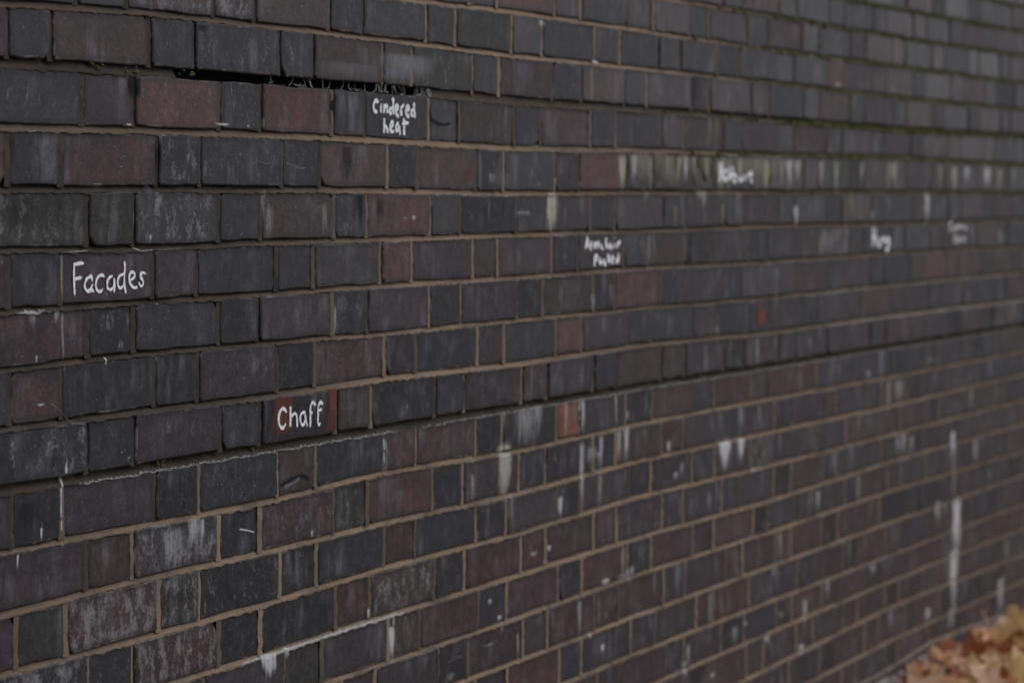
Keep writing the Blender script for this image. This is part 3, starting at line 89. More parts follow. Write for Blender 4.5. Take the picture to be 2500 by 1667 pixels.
LEAVES=[[4.215,-0.037,0.05,0.09,'rust',0.9],[4.005,-0.17,0.05,0.08,'pale',0.3],[4.523,-0.06,0.05,0.09,'tan',0.3],[4.69,-0.08,0.05,0.064,'yellow',0.2],[3.886,-0.066,0.05,0.064,'pale',0.5],[4.49,-0.01,0.05,0.053,'tan',0.4],[4.293,-0.192,0.05,0.08,'tan',0.2],[4.274,-0.153,0.05,0.064,'rust',0.6],[3.876,-0.111,0.05,0.064,'brown',0.7],[3.922,-0.266,0.05,0.085,'yellow',0.3],[3.782,-0.038,0.05,0.053,'tan',0.4],[4.08,-0.118,0.05,0.053,'rust',0.7],[3.966,-0.223,0.05,0.074,'pale',0.3],[3.935,-0.03,0.05,0.048,'rust',0.5],[3.958,-0.077,0.05,0.048,'tan',0.5],[4.919,-0.045,0.05,0.053,'rust',0.4],[3.875,-0.058,0.018,0.066,'pale',0.15],[3.683,-0.026,0.015,0.053,'brown',0.43],[4.318,-0.179,0.025,0.05,'pale',0.71],[3.866,-0.173,0.026,0.047,'pale',0.51],[4.129,-0.01,0.031,0.062,'pale',0.72],[3.817,-0.26,0.019,0.073,'rust',0.75],[4.948,-0.037,0.012,0.053,'brown',0.41],[4.34,-0.087,0.022,0.059,'tan',0.51],[3.761,-0.225,0.026,0.078,'yellow',0.79],[4.478,-0.068,0.031,0.079,'yellow',0.5],[4.481,-0.086,0.03,0.065,'tan',0.14],[3.827,-0.312,0.01,0.073,'rust',0.21],[3.72,-0.124,0.032,0.047,'rust',0.13],[4.341,-0.124,0.032,0.079,'rust',0.8],[4.152,-0.01,0.024,0.046,'tan',0.39],[4.541,-0.026,0.009,0.075,'tan',0.77],[4.525,-0.152,0.02,0.063,'pale',0.52],[3.941,-0.167,0.033,0.063,'rust',0.6],[3.903,-0.049,0.034,0.063,'rust',0.11],[4.015,-0.089,0.009,0.067,'pale',0.14],[4.16,-0.135,0.026,0.057,'pale',0.62],[3.812,-0.01,0.026,0.079,'tan',0.42],[4.311,-0.08,0.018,0.056,'tan',0.52],[3.946,-0.062,0.029,0.046,'rust',0.61],[4.035,-0.04,0.03,0.053,'tan',0.4],[4.664,-0.031,0.017,0.057,'pale',0.41],[4.783,-0.069,0.017,0.068,'yellow',0.42],[4.041,-0.01,0.022,0.052,'pale',0.69],[3.885,-0.033,0.03,0.067,'pale',0.34],[3.836,-0.026,0.029,0.054,'tan',0.39],[4.002,-0.094,0.033,0.05,'tan',0.76],[3.782,-0.333,0.02,0.078,'yellow',0.26],[3.869,-0.259,0.026,0.063,'tan',0.34],[4.059,-0.01,0.024,0.055,'pale',0.13],[4.053,-0.274,0.033,0.076,'yellow',0.5],[3.714,-0.017,0.013,0.055,'pale',0.47],[3.7,-0.177,0.025,0.057,'tan',0.7],[3.865,-0.155,0.017,0.052,'rust',0.67],[3.658,-0.095,0.033,0.073,'pale',0.11],[3.899,-0.206,0.009,0.054,'tan',0.47],[3.983,-0.101,0.029,0.045,'tan',0.19],[3.883,-0.01,0.034,0.075,'tan',0.45],[4.06,-0.036,0.017,0.068,'rust',0.35],[3.974,-0.01,0.011,0.064,'pale',0.37],[3.885,-0.01,0.018,0.066,'pale',0.37],[4.151,-0.208,0.02,0.058,'rust',0.59],[3.884,-0.128,0.02,0.054,'rust',0.59],[3.799,-0.014,0.019,0.076,'brown',0.36],[4.034,-0.276,0.015,0.061,'tan',0.67],[3.78,-0.25,0.029,0.068,'pale',0.49],[3.828,-0.018,0.008,0.05,'pale',0.13],[3.847,-0.01,0.032,0.051,'tan',0.69],[3.659,-0.075,0.026,0.074,'brown',0.51],[4.813,-0.036,0.029,0.063,'pale',0.17],[3.861,-0.263,0.01,0.056,'rust',0.68],[4.07,-0.01,0.015,0.067,'pale',0.38],[4.056,-0.058,0.017,0.06,'tan',0.45],[4.499,-0.191,0.028,0.051,'pale',0.63],[4.173,-0.15,0.021,0.068,'yellow',0.2],[3.643,-0.07,0.033,0.063,'rust',0.6]]
# ------------------------------------------------------------------ node helpers
class NT:
    def __init__(s, name):
        s.m = bpy.data.materials.new(name); s.m.use_nodes = True
        s.t = s.m.node_tree; s.t.nodes.clear()
        s.out = s.t.nodes.new('ShaderNodeOutputMaterial')
    def n(s, typ, **kw):
        nd = s.t.nodes.new(typ)
        for k, v in kw.items(): setattr(nd, k, v)
        return nd
    def put(s, sock, v):
        if isinstance(v, bpy.types.NodeSocket): s.t.links.new(v, sock)
        elif isinstance(v, (tuple, list)):
            sock.default_value = tuple(v) if len(v) == len(sock.default_value) else tuple(v) + (1,)
        else: sock.default_value = v
    def math(s, op, a, b=0., c=None, clamp=False):
        nd = s.n('ShaderNodeMath', operation=op, use_clamp=clamp)
        s.put(nd.inputs[0], a); s.put(nd.inputs[1], b)
        if c is not None: s.put(nd.inputs[2], c)
        return nd.outputs[0]
    def vmath(s, op, a, b=(0, 0, 0)):
        nd = s.n('ShaderNodeVectorMath', operation=op); s.put(nd.inputs[0], a); s.put(nd.inputs[1], b)
        return nd.outputs[0]
    def sep(s, v):
        nd = s.n('ShaderNodeSeparateXYZ'); s.put(nd.inputs[0], v); return nd.outputs
    def noise(s, vec, scale, detail=3, rough=.55, dist=0.):
        nd = s.n('ShaderNodeTexNoise'); s.put(nd.inputs['Vector'], vec)
        nd.inputs['Scale'].default_value = scale; nd.inputs['Detail'].default_value = detail
        nd.inputs['Roughness'].default_value = rough; nd.inputs['Distortion'].default_value = dist
        return nd.outputs['Fac']
    def ramp(s, v, lo, hi, a=0., b=1.):
        nd = s.n('ShaderNodeMapRange', interpolation_type='SMOOTHSTEP')
        s.put(nd.inputs[0], v); s.put(nd.inputs[1], lo); s.put(nd.inputs[2], hi); s.put(nd.inputs[3], a); s.put(nd.inputs[4], b)
        return nd.outputs[0]
    def mix(s, fac, a, b, blend='MIX'):
        nd = s.n('ShaderNodeMix', data_type='RGBA', blend_type=blend, clamp_factor=True)
        s.put(nd.inputs[0], fac); s.put(nd.inputs[6], a); s.put(nd.inputs[7], b)
        return nd.outputs[2]
    def attr(s, name):
        return s.n('ShaderNodeAttribute', attribute_name=name).outputs
    def pos(s): return s.n('ShaderNodeNewGeometry').outputs['Position']
    def bsdf(s, col, rough, spec=.5, bump=None, dist=.001, strength=1.):
        b = s.n('ShaderNodeBsdfPrincipled'); s.put(b.inputs['Base Color'], col); s.put(b.inputs['Roughness'], rough)
        b.inputs['Specular IOR Level'].default_value = spec
        if bump is not None:
            bp = s.n('ShaderNodeBump'); bp.inputs['Strength'].default_value = strength; bp.inputs['Distance'].default_value = dist
            s.put(bp.inputs['Height'], bump); s.t.links.new(bp.outputs[0], b.inputs['Normal'])
        return b.outputs[0]
    def done(s, sh): s.t.links.new(sh, s.out.inputs[0]); return s.m

def make_brick_mat():
    t = NT('fired_engineering_brick'); P = t.pos()
    base = t.attr('brick_colour')[0]; par = t.sep(t.attr('brick_param')[1]); loc = t.sep(t.attr('brick_local')[1]); half = t.sep(t.attr('brick_half')[1])
    seed, frost, red = par[0], par[1], par[2]
    off = t.n('ShaderNodeCombineXYZ'); t.put(off.inputs[0], t.math('MULTIPLY', seed, 13.7)); t.put(off.inputs[2], t.math('MULTIPLY', seed, 7.3))
    Q = t.vmath('ADD', P, off.outputs[0])
    big = t.noise(Q, 15, 3, .6)
    mid = t.noise(Q, 62, 4, .65)
    sml = t.noise(P, 190, 3, .65)
    fine = t.noise(P, 640, 3, .7)
    drag = t.noise(t.vmath('MULTIPLY', Q, (95, 95, 9)), 1.0, 4, .6)
    def grey(v):
        vc = t.n('ShaderNodeCombineXYZ')
        for i in range(3): t.put(vc.inputs[i], v)
        return vc.outputs[0]
    c = t.mix(t.ramp(big, .34, .66, 0, .6), base, t.mix(.55, base, (.028, .028, .031)))
    c = t.mix(t.ramp(mid, .48, .74, 0, .42), c, (.052, .041, .042))
    rm = t.math('MULTIPLY', t.ramp(t.noise(Q, 21, 3, .55, .5), .40, .66), red)
    c = t.mix(rm, c, (.105, .050, .046))
    v1 = t.math('ADD', .30, t.math('MULTIPLY', mid, 1.4))
    v2 = t.math('ADD', .42, t.math('MULTIPLY', sml, 1.16))
    v3 = t.math('ADD', .60, t.math('MULTIPLY', fine, .80))
    v4 = t.math('ADD', .72, t.math('MULTIPLY', drag, .56))
    c = t.mix(1., c, grey(t.math('MULTIPLY', t.math('MULTIPLY', v1, v2), t.math('MULTIPLY', v3, v4))), 'MULTIPLY')
    # thin grey bloom where rain has run, in clouds and vertical runs
    bl = t.math('MULTIPLY', t.ramp(t.noise(Q, 11, 3, .6), .44, .70), t.ramp(t.noise(t.vmath('MULTIPLY', Q, (42, 42, 8)), 1., 3, .6), .40, .74))
    c = t.mix(t.math('MULTIPLY', t.math('MULTIPLY', bl, .95), t.ramp(sml, .25, .6, .5, 1.)), c, (.145, .142, .152))
    # patches of crystallised salts on some bricks
    fr = t.math('ADD', t.math('MULTIPLY', t.noise(t.vmath('MULTIPLY', Q, (48, 48, 26)), 1., 4, .65), .95), t.math('MULTIPLY', sml, .45))
    fm = t.ramp(t.math('ADD', fr, t.math('MULTIPLY', frost, .22)), .84, 1.06, 0, .70)
    fm = t.math('MULTIPLY', t.math('MULTIPLY', fm, t.ramp(fine, .25, .60, .45, 1.)), t.ramp(frost, .0, .3))
    c = t.mix(fm, c, (.255, .245, .24))
    # pale grit specks, dark pits
    c = t.mix(t.ramp(t.noise(P, 300, 1, .4), .755, .80, 0, .7), c, (.36, .35, .34))
    pit = t.ramp(t.noise(P, 210, 2, .5), .30, .37, 1, 0)
    c = t.mix(t.math('MULTIPLY', pit, .60), c, (.017, .017, .018))
    d = t.math('MINIMUM', t.math('SUBTRACT', half[0], t.math('ABSOLUTE', loc[0])), t.math('SUBTRACT', half[1], t.math('ABSOLUTE', loc[1])))
    en = t.math('ADD', t.math('MULTIPLY', t.noise(Q, 34, 3, .65), .022), t.math('MULTIPLY', sml, .006))
    # dark weathered rim, then lime and mortar smeared over the arrises
    rim = t.ramp(t.math('SUBTRACT', d, t.math('MULTIPLY', en, .40)), -.003, .004, .50, 0)
    c = t.mix(rim, c, (.024, .023, .022))
    sm = t.ramp(t.math('SUBTRACT', t.math('SUBTRACT', en, .0150), d), -.0006, .0012, 0, .75)
    c = t.mix(t.math('MULTIPLY', sm, half[2]), c, (.150, .118, .088))
    wl = t.math('MULTIPLY', t.ramp(d, .0016, .0002), t.ramp(t.noise(Q, 27, 2, .6), .56, .68, 0, .55))
    c = t.mix(wl, c, (.22, .215, .205))
    hgt = t.math('ADD', t.math('MULTIPLY', mid, .45), t.math('SUBTRACT', t.math('MULTIPLY', sml, .42), t.math('MULTIPLY', pit, .40)))
    hgt = t.math('ADD', hgt, t.math('MULTIPLY', t.noise(t.vmath('MULTIPLY', Q, (26, 26, 160)), 1., 3, .6), .22))
    gl = t.math('FRACT', t.math('MULTIPLY', seed, 7.77))
    ro = t.math('ADD', t.math('ADD', t.math('MULTIPLY', mid, .14), t.math('MULTIPLY', t.math('SUBTRACT', drag, .5), .50)), t.math('ADD', .29, t.math('MULTIPLY', gl, .22)))
    return t.done(t.bsdf(c, ro, .15, hgt, .0008, .6))

def make_mortar_mat():
    t = NT('weathered_lime_mortar'); P = t.pos()
    st = t.sep(t.attr('mortar_state')[1]); soot_dark, lime, moss = st[0], st[1], st[2]
    n1 = t.noise(P, 26, 4, .6); n2 = t.noise(P, 150, 4, .65); n3 = t.noise(P, 900, 2, .6)
    c = t.mix(t.ramp(n1, .32, .68), (.310, .216, .136), (.245, .194, .146))
    c = t.mix(t.ramp(n2, .45, .75, 0, .6), c, (.33, .21, .125))
    c = t.mix(t.ramp(n2, .25, .42, .6, 0), c, (.115, .090, .066))
    pat = t.ramp(t.noise(P, 7, 4, .7), .46, .70, 0, .72)
    c = t.mix(pat, c, (.085, .076, .066))
    c = t.mix(t.math('MULTIPLY', t.ramp(soot_dark, -.35, .85), t.ramp(t.noise(P, 14, 4, .65), .36, .70, 1., .84)), c, (.036, .032, .027))
    c = t.mix(t.ramp(t.math('ADD', lime, t.math('MULTIPLY', t.math('SUBTRACT', n2, .5), 1.4)), .38, .72, 0, .85), c, (.43, .42, .40))
    c = t.mix(t.ramp(t.math('ADD', moss, t.math('MULTIPLY', t.math('SUBTRACT', n1, .5), 2.2)), .35, .8, 0, .9), c, (.066, .074, .022))
    vv = t.math('ADD', .72, t.math('MULTIPLY', n3, .56)); vc = t.n('ShaderNodeCombineXYZ')
    for i in range(3): t.put(vc.inputs[i], vv)
    c = t.mix(1., c, vc.outputs[0], 'MULTIPLY')
    return t.done(t.bsdf(c, .92, .2, t.math('ADD', t.math('MULTIPLY', n2, .7), t.math('MULTIPLY', n3, .3)), .0022, 1.))

def make_stain_mat():
    t = NT('mineral_stain'); P = t.pos()
    col = t.attr('stain_colour')[0]; den = t.sep(t.attr('stain_density')[1])
    n = t.math('ADD', t.math('MULTIPLY', t.noise(t.vmath('MULTIPLY', P, (170, 170, 26)), 1., 3, .65), .70), t.math('MULTIPLY', t.noise(P, 330, 3, .65), .45))
    a = t.ramp(t.math('ADD', den[0], t.math('MULTIPLY', t.math('SUBTRACT', n, .575), den[1])), .10, .88, 0, 1)
    a = t.math('MULTIPLY', a, den[2])
    sh = t.bsdf(col, .9, .15)
    tr = t.n('ShaderNodeBsdfTransparent').outputs[0]
    mx = t.n('ShaderNodeMixShader'); t.put(mx.inputs[0], a); t.put(mx.inputs[1], tr); t.put(mx.inputs[2], sh)
    return t.done(mx.outputs[0])

def make_chalk_mat():
    t = NT('white_chalk'); P = t.pos()
    den = t.sep(t.attr('stain_density')[1])
    n = t.math('ADD', t.math('MULTIPLY', t.noise(P, 430, 2, .6), .65), t.math('MULTIPLY', t.noise(P, 1300, 1, .5), .35))
    a = t.ramp(t.math('ADD', den[0], t.math('MULTIPLY', t.math('SUBTRACT', n, .5), 3.3)), .38, .62, 0, .95)
    sh = t.bsdf((.80, .81, .80), .95, .1)
    tr = t.n('ShaderNodeBsdfTransparent').outputs[0]
    mx = t.n('ShaderNodeMixShader'); t.put(mx.inputs[0], a); t.put(mx.inputs[1], tr); t.put(mx.inputs[2], sh)
    return t.done(mx.outputs[0])

def make_simple(name, col, rough=.8, var=.4, scale=40, spec=.3, bump=.002):
    t = NT(name); P = t.pos(); n = t.noise(P, scale, 4, .65); n2 = t.noise(P, scale * 7, 3, .65)
    vv = t.math('ADD', 1 - var, t.math('ADD', t.math('MULTIPLY', n, var * 1.2), t.math('MULTIPLY', n2, var * .8))); vc = t.n('ShaderNodeCombineXYZ')
    for i in range(3): t.put(vc.inputs[i], vv)
    return t.done(t.bsdf(t.mix(1., col, vc.outputs[0], 'MULTIPLY'), rough, spec, n2, bump, 1.))

def make_leaf_mat(name, col, col2):
    t = NT(name); P = t.pos(); uv = t.sep(t.attr('leaf_uv')[1])
    n = t.noise(P, 45, 4, .6)
    c = t.mix(t.ramp(n, .35, .68), col, col2)
    c = t.mix(t.ramp(t.noise(P, 210, 3, .6), .62, .75, 0, .7), c, tuple(.4 * x for x in col2))
    # veins run out from the stalk
    ang = t.math('ARCTAN2', uv[1], uv[0]); vein = t.math('ABSOLUTE', t.math('SINE', t.math('MULTIPLY', ang, 2.5)))
    c = t.mix(t.ramp(vein, .0, .12, .35, 0), c, tuple(min(1, 1.5 * x) for x in col))
    b = t.bsdf(c, .55, .35, n, .003, 1.)
    tl = t.n('ShaderNodeBsdfTranslucent'); t.put(tl.inputs[0], c)
    mx = t.n('ShaderNodeMixShader'); mx.inputs[0].default_value = .35; t.put(mx.inputs[1], b); t.put(mx.inputs[2], tl.outputs[0])
    return t.done(mx.outputs[0])

M_BRICK = make_brick_mat(); M_MORTAR = make_mortar_mat(); M_STAIN = make_stain_mat(); M_CHALK = make_chalk_mat()
M_CORE = make_simple('dark_wall_core', (.03, .027, .024), .95, .5, 60)
M_GROUND = make_simple('worn_tarmac', (.055, .052, .050), .85, .5, 30, .3, .004)
M_WEB = make_simple('dusty_cobweb', (.80, .79, .78), .9, .2, 90)
M_MOSS = make_simple('moss', (.085, .100, .024), .95, .6, 120)
M_COPING = make_simple('coping_stone', (.20, .19, .175), .9, .5, 20)

# ------------------------------------------------------------------ mesh helpers
def mesh(name, verts, faces, attrs=None, smooth=False):
    me = bpy.data.meshes.new(name); me.from_pydata([tuple(v) for v in verts], [], faces)
    for k, v in (attrs or {}).items():
        if k.endswith('colour'):
            a = me.attributes.new(k, 'FLOAT_COLOR', 'POINT'); arr = np.ones((len(verts), 4), np.float32); arr[:, :3] = v
            a.data.foreach_set('color', arr.ravel())
        else:
            a = me.attributes.new(k, 'FLOAT_VECTOR', 'POINT'); a.data.foreach_set('vector', np.asarray(v, np.float32).ravel())
    if smooth: me.polygons.foreach_set('use_smooth', [True] * len(me.polygons))
    me.update(); return me
def link(name, me, mat, parent=None, loc=None):
    o = bpy.data.objects.new(name, me); C.objects.link(o)
    if mat and not me.materials: me.materials.append(mat)
    if parent: o.parent = parent
    if loc is not None: o.location = loc
    return o
def sstep(x, a, b):
    t = min(1., max(0., (x - a) / (b - a))); return t * t * (3 - 2 * t)
def fbm(x, y, z=0.): return mnoise.fractal(Vector((x, y, z)), 1.0, 2.0, 3)

# ------------------------------------------------------------------ course lines and perpends
COURSE, Z0 = .075, 1.4925
N_TOP, N_BOT = -22, 20                     # course lines; 0 is the first line of the survey
S_MIN, S_MAX = -2.6, 9.5
_lines = {}
def line_z(n, s):
    base = Z0 - COURSE * n
    if n in BEDS:
        if n not in _lines:
            p = BEDS[n]; _lines[n] = ([q[0] for q in p], [q[1] - base for q in p])
        xs, ds = _lines[n]
        d = float(np.interp(s, xs, ds))
        fade = 1. if xs[0] <= s <= xs[-1] else max(0., 1 - min(abs(s - xs[0]), abs(s - xs[-1])) / 1.5)
        d *= fade
    else: d = .002 * math.sin(s * 2.1 + n)
    return base + d + .0009 * fbm(s * 7, n * 3.1)
RP = random.Random(77)
ROWS = {}
for n in range(N_TOP, N_BOT):
    ph = 0. if n % 2 == 0 else .16875
    k0 = int((S_MIN - ph) / .3375) - 1; k1 = int((S_MAX - ph) / .3375) + 1
    nom = []
    for k in range(k0, k1 + 1):
        nom += [(k * .3375 + ph, 'h'), (k * .3375 + ph + .1125, 's')]   # what starts at this perpend: header / stretcher
    meas = PERP.get(n, [])
    pts = []; dev_prev = 0.
    for s, kd in nom:
        best = min(meas, key=lambda q: abs(q - s)) if meas else None
        if best is not None and abs(best - s) < .042: s2 = best; dev_prev = best - s
        else:
            dev_prev *= .6; s2 = s + dev_prev + RP.uniform(-.005, .005)
        pts.append([s2, kd, RP.uniform(.0050, .0095)])
    ROWS[n] = [q for q in pts if S_MIN - .2 < q[0] < S_MAX + .2]
BEDT = {n: random.Random(n + 900).uniform(.0064, .0084) for n in range(N_TOP, N_BOT + 1)}
BEDT[1] = .0140; BEDT[8] = .0140; BEDT[2] = .0092; BEDT[3] = .0090
ROWOFF = {0: .004, 2: .002, 3: .0015, 7: .006, 4: .001, -1: .001}

# ------------------------------------------------------------------ bricks
TONE = {'blue': (.050, .051, .060), 'black': (.036, .036, .040), 'purple': (.070, .054, .062), 'brown': (.076, .058, .054), 'red': (.120, .068, .066),
        'redbrown': (.080, .056, .055), 'purplered': (.073, .051, .056), 'grey': (.068, .064, .068), 'olive': (.052, .050, .043), 'orange': (.36, .120, .072)}
RB = random.Random(4)
def proj(p):
    d = Vector(p) - CAM; x = d.dot(Vector(R_)); y = d.dot(Vector(U_)); z = -d.dot(Vector(B_))
    if z <= .1: return None
    k = 97.527 / 36 * 2500
    return 1250 + k * x / z, 833.5 - k * y / z
BRICKS = []
LOOK = {}
for n in range(N_TOP, N_BOT):
    row = ROWS[n]; LOOK[n] = []
    for i in range(len(row) - 1):
        a, b = row[i], row[i + 1]
        s0, s1 = a[0] + a[2] / 2, b[0] - b[2] / 2
        if s1 - s0 < .04: continue
        if n == N_TOP: continue
        zt0 = line_z(n, s0) - BEDT[n] / 2; zt1 = line_z(n, s1) - BEDT[n] / 2
        zb0 = line_z(n + 1, s0) + BEDT[n + 1] / 2; zb1 = line_z(n + 1, s1) + BEDT[n + 1] / 2
        hd = a[1] == 'h'
        if hd: tone = RB.choices(['blue', 'black', 'purple', 'brown', 'redbrown', 'grey'], [44, 24, 13, 7, 4, 8])[0]
        else: tone = RB.choices(['purple', 'grey', 'brown', 'blue', 'redbrown', 'black', 'purplered'], [38, 14, 14, 14, 5, 7, 8])[0]
        jit = 1 + RB.uniform(-.12, .12)
        b_ = dict(n=n, s0=s0, s1=s1, z=(zt0, zt1, zb0, zb1), hd=hd, tone=tone, jit=jit, seed=RB.uniform(0, 9), frost=max(0, RB.gauss(.04, .25)),
                  red={'red': .85, 'redbrown': .45, 'purplered': .35, 'purple': .12, 'brown': .2}.get(tone, .03),
                  off=ROWOFF.get(n, 0.) + RB.uniform(-.0012, .0016), ta=RB.uniform(-.012, .012), tb=RB.uniform(-.016, .016), smear=RB.uniform(.1, 1.))
        b_['sc'] = (s0 + s1) / 2; b_['zc'] = (zt0 + zt1 + zb0 + zb1) / 4
        if hd: b_['ta'] *= 1.6
        BRICKS.append(b_); LOOK[n].append(b_)
def brick_at(s, z):
    n0 = int(math.floor((Z0 - z) / COURSE))
    for n in (n0, n0 - 1, n0 + 1):
        for b in LOOK.get(n, []):
            if b['s0'] <= s <= b['s1']:
                t = (s - b['s0']) / (b['s1'] - b['s0'])
                if b['z'][2] * (1 - t) + b['z'][3] * t <= z <= b['z'][0] * (1 - t) + b['z'][1] * t: return b
    return None
for s, z, k in TONES:
    b = brick_at(s, z)
    if b:
        b['tone'] = k; b['jit'] = 1 + .05 * math.sin(s * 40)
        b['red'] = {'red': .9, 'redbrown': .5, 'purplered': .4, 'purple': .1, 'brown': .2, 'orange': .4}.get(k, .0)
for s, z, q in FROST:
    b = brick_at(s, z)
    if b: b['frost'] = q
def soot_at(s, n):
    a = (1 - sstep(s, .25, 1.25)) * (1 - sstep(n, 7.3, 9.2)) * {0: .7, 2: .5}.get(n, 1.)
    u = sstep(s, 1.9, 3.0) * (1 - sstep(n, 3.0, 6.5)) * .62
    lo = .40 * (1 - sstep(s, -.2, .5)) * sstep(n, 7, 9)
    md = .45 * sstep(s, 1.0, 2.2) * (1 - sstep(abs(n - 5), 2.2, 4.5))
    rt = .30 * sstep(s, 2.6, 5.0)
    return max(a, u, lo, md, rt)
for b in BRICKS: b['smear'] *= 1 - .85 * soot_at(b['sc'], b['n'])

def brick_geo(b, detail=True):
    """Outline with worn corners and wandering arrises, face proud of the joints, five-sided body."""
    r = random.Random(int(b['seed'] * 1e6) + b['n'])
    s0, s1 = b['s0'], b['s1']; zt0, zt1, zb0, zb1 = b['z']; w = s1 - s0
    rc = [r.uniform(.0022, .0058) for _ in range(4)]
    if r.random() < .35: rc[r.randrange(4)] = r.uniform(.007, .016)
    out = []
    def P(u, v):                                     # u 0..1 along, v 0 bottom..1 top
        zb = zb0 + (zb1 - zb0) * u; zt = zt0 + (zt1 - zt0) * u
        return [s0 + w * u, zb + (zt - zb) * v]
    h = b['z'][0] - b['z'][2]
    m = (2 if b['hd'] else 3) if detail else 0
    cs = [((0, 0), (1, 0), 0), ((1, 0), (1, 1), 1), ((1, 1), (0, 1), 2), ((0, 1), (0, 0), 3)]
    for (u0, v0), (u1, v1), k in cs:
        L = w if u0 != u1 else h
        ca, cb = rc[k] / L, rc[(k + 1) % 4] / L
        ts = [ca] + [ca + (1 - ca - cb) * (j + 1) / (m + 1 if u0 != u1 else 2) for j in range(m if u0 != u1 else (1 if detail else 0))] + [1 - cb]
        for j, tt in enumerate(ts):
            u = u0 + (u1 - u0) * tt; v = v0 + (v1 - v0) * tt
            p = P(u, v); g = r.uniform(-.0018, .0009)
            if u0 != u1: p[1] += g if v0 else -g
            else: p[0] += g if u0 else -g
            out.append(p)
    N = len(out); c0, cz = b['sc'], b['zc']
    vs_, loc = [], []
    def face_y(s, z): return -(b['off'] + b['ta'] * (s - c0) + b['tb'] * (z - cz))
    for p in out:                                    # face
        ss = c0 + (p[0] - c0) * (1 - .0036 / w); zz = cz + (p[1] - cz) * (1 - .0036 / h)
        vs_.append((ss, face_y(ss, zz), zz)); loc.append((p[0] - c0, p[1] - cz, 0))
    for p in out: vs_.append((p[0], face_y(*p) + .0014, p[1])); loc.append((p[0] - c0, p[1] - cz, 0))
    for p in out: vs_.append((p[0], .070, p[1])); loc.append((p[0] - c0, p[1] - cz, 0))
    fs = [list(range(N))]
    for i in range(N):
        j = (i + 1) % N
        fs.append([j, i, N + i, N + j]); fs.append([N + j, N + i, 2 * N + i, 2 * N + j])
    col = tuple(.66 * x * b['jit'] for x in TONE[b['tone']])
    K = len(vs_)
    return vs_, fs, dict(brick_colour=[col] * K, brick_param=[(b['seed'], b['frost'], b['red'])] * K, brick_local=loc, brick_half=[(w / 2, h / 2, b['smear'])] * K)

wall = bpy.data.objects.new('brick_wall', None); C.objects.link(wall); wall.location = (2.5, 0, 0)
wall['label'] = 'tall dark engineering-brick wall with chalked words, running away to the right'; wall['category'] = 'brick wall'; wall['kind'] = 'thing'
WL = Vector((2.5, 0, 0))
def part(name, me, mat, parent=None, label=None):
    o = link(name, me, mat, parent or wall)
    if label: o['label'] = label
    return o
# size in the picture
for b in BRICKS:
    q = [proj((s, 0, z)) for s, z in ((b['s0'], b['z'][0]), (b['s1'], b['z'][1]), (b['s0'], b['z'][2]), (b['s1'], b['z'][3]))]
    b['area'] = 0.
    if all(q):
        x0, x1 = max(0, q[0][0]), min(2500, q[1][0]); y0, y1 = max(0, (q[0][1] + q[1][1]) / 2), min(1667, (q[2][1] + q[3][1]) / 2)
        if x1 > x0 and y1 > y0: b['area'] = (x1 - x0) * (y1 - y0)
order = sorted(BRICKS, key=lambda b: -b['area'])
single = order[:300]; rest = order[300:]
for b in single:
    v, f, a = brick_geo(b); ctr = (b['sc'], 0, b['zc'])
    me = mesh('brick', [(x - ctr[0], y, z - ctr[2]) for x, y, z in v], f, a)
    o = link('brick', me, M_BRICK, wall, Vector(ctr) - WL)
    if b['tone'] == 'orange': o['label'] = 'bright orange-red header brick under the dark ledge'
    elif b['tone'] == 'red': o['label'] = 'dull red brick'
def merged(name, lst, kind):
    V, F, A = [], [], {}
    for b in lst:
        v, f, a = brick_geo(b, b['area'] > 0); o = len(V)
        V += [(x - WL.x, y, z) for x, y, z in v]; F += [[i + o for i in q] for q in f]
        for k, w in a.items(): A.setdefault(k, []).extend(w)
    ob = part(name, mesh(name, V, F, A), M_BRICK); ob['kind'] = kind
    return ob
merged('distant_bricks', rest, 'stuff')

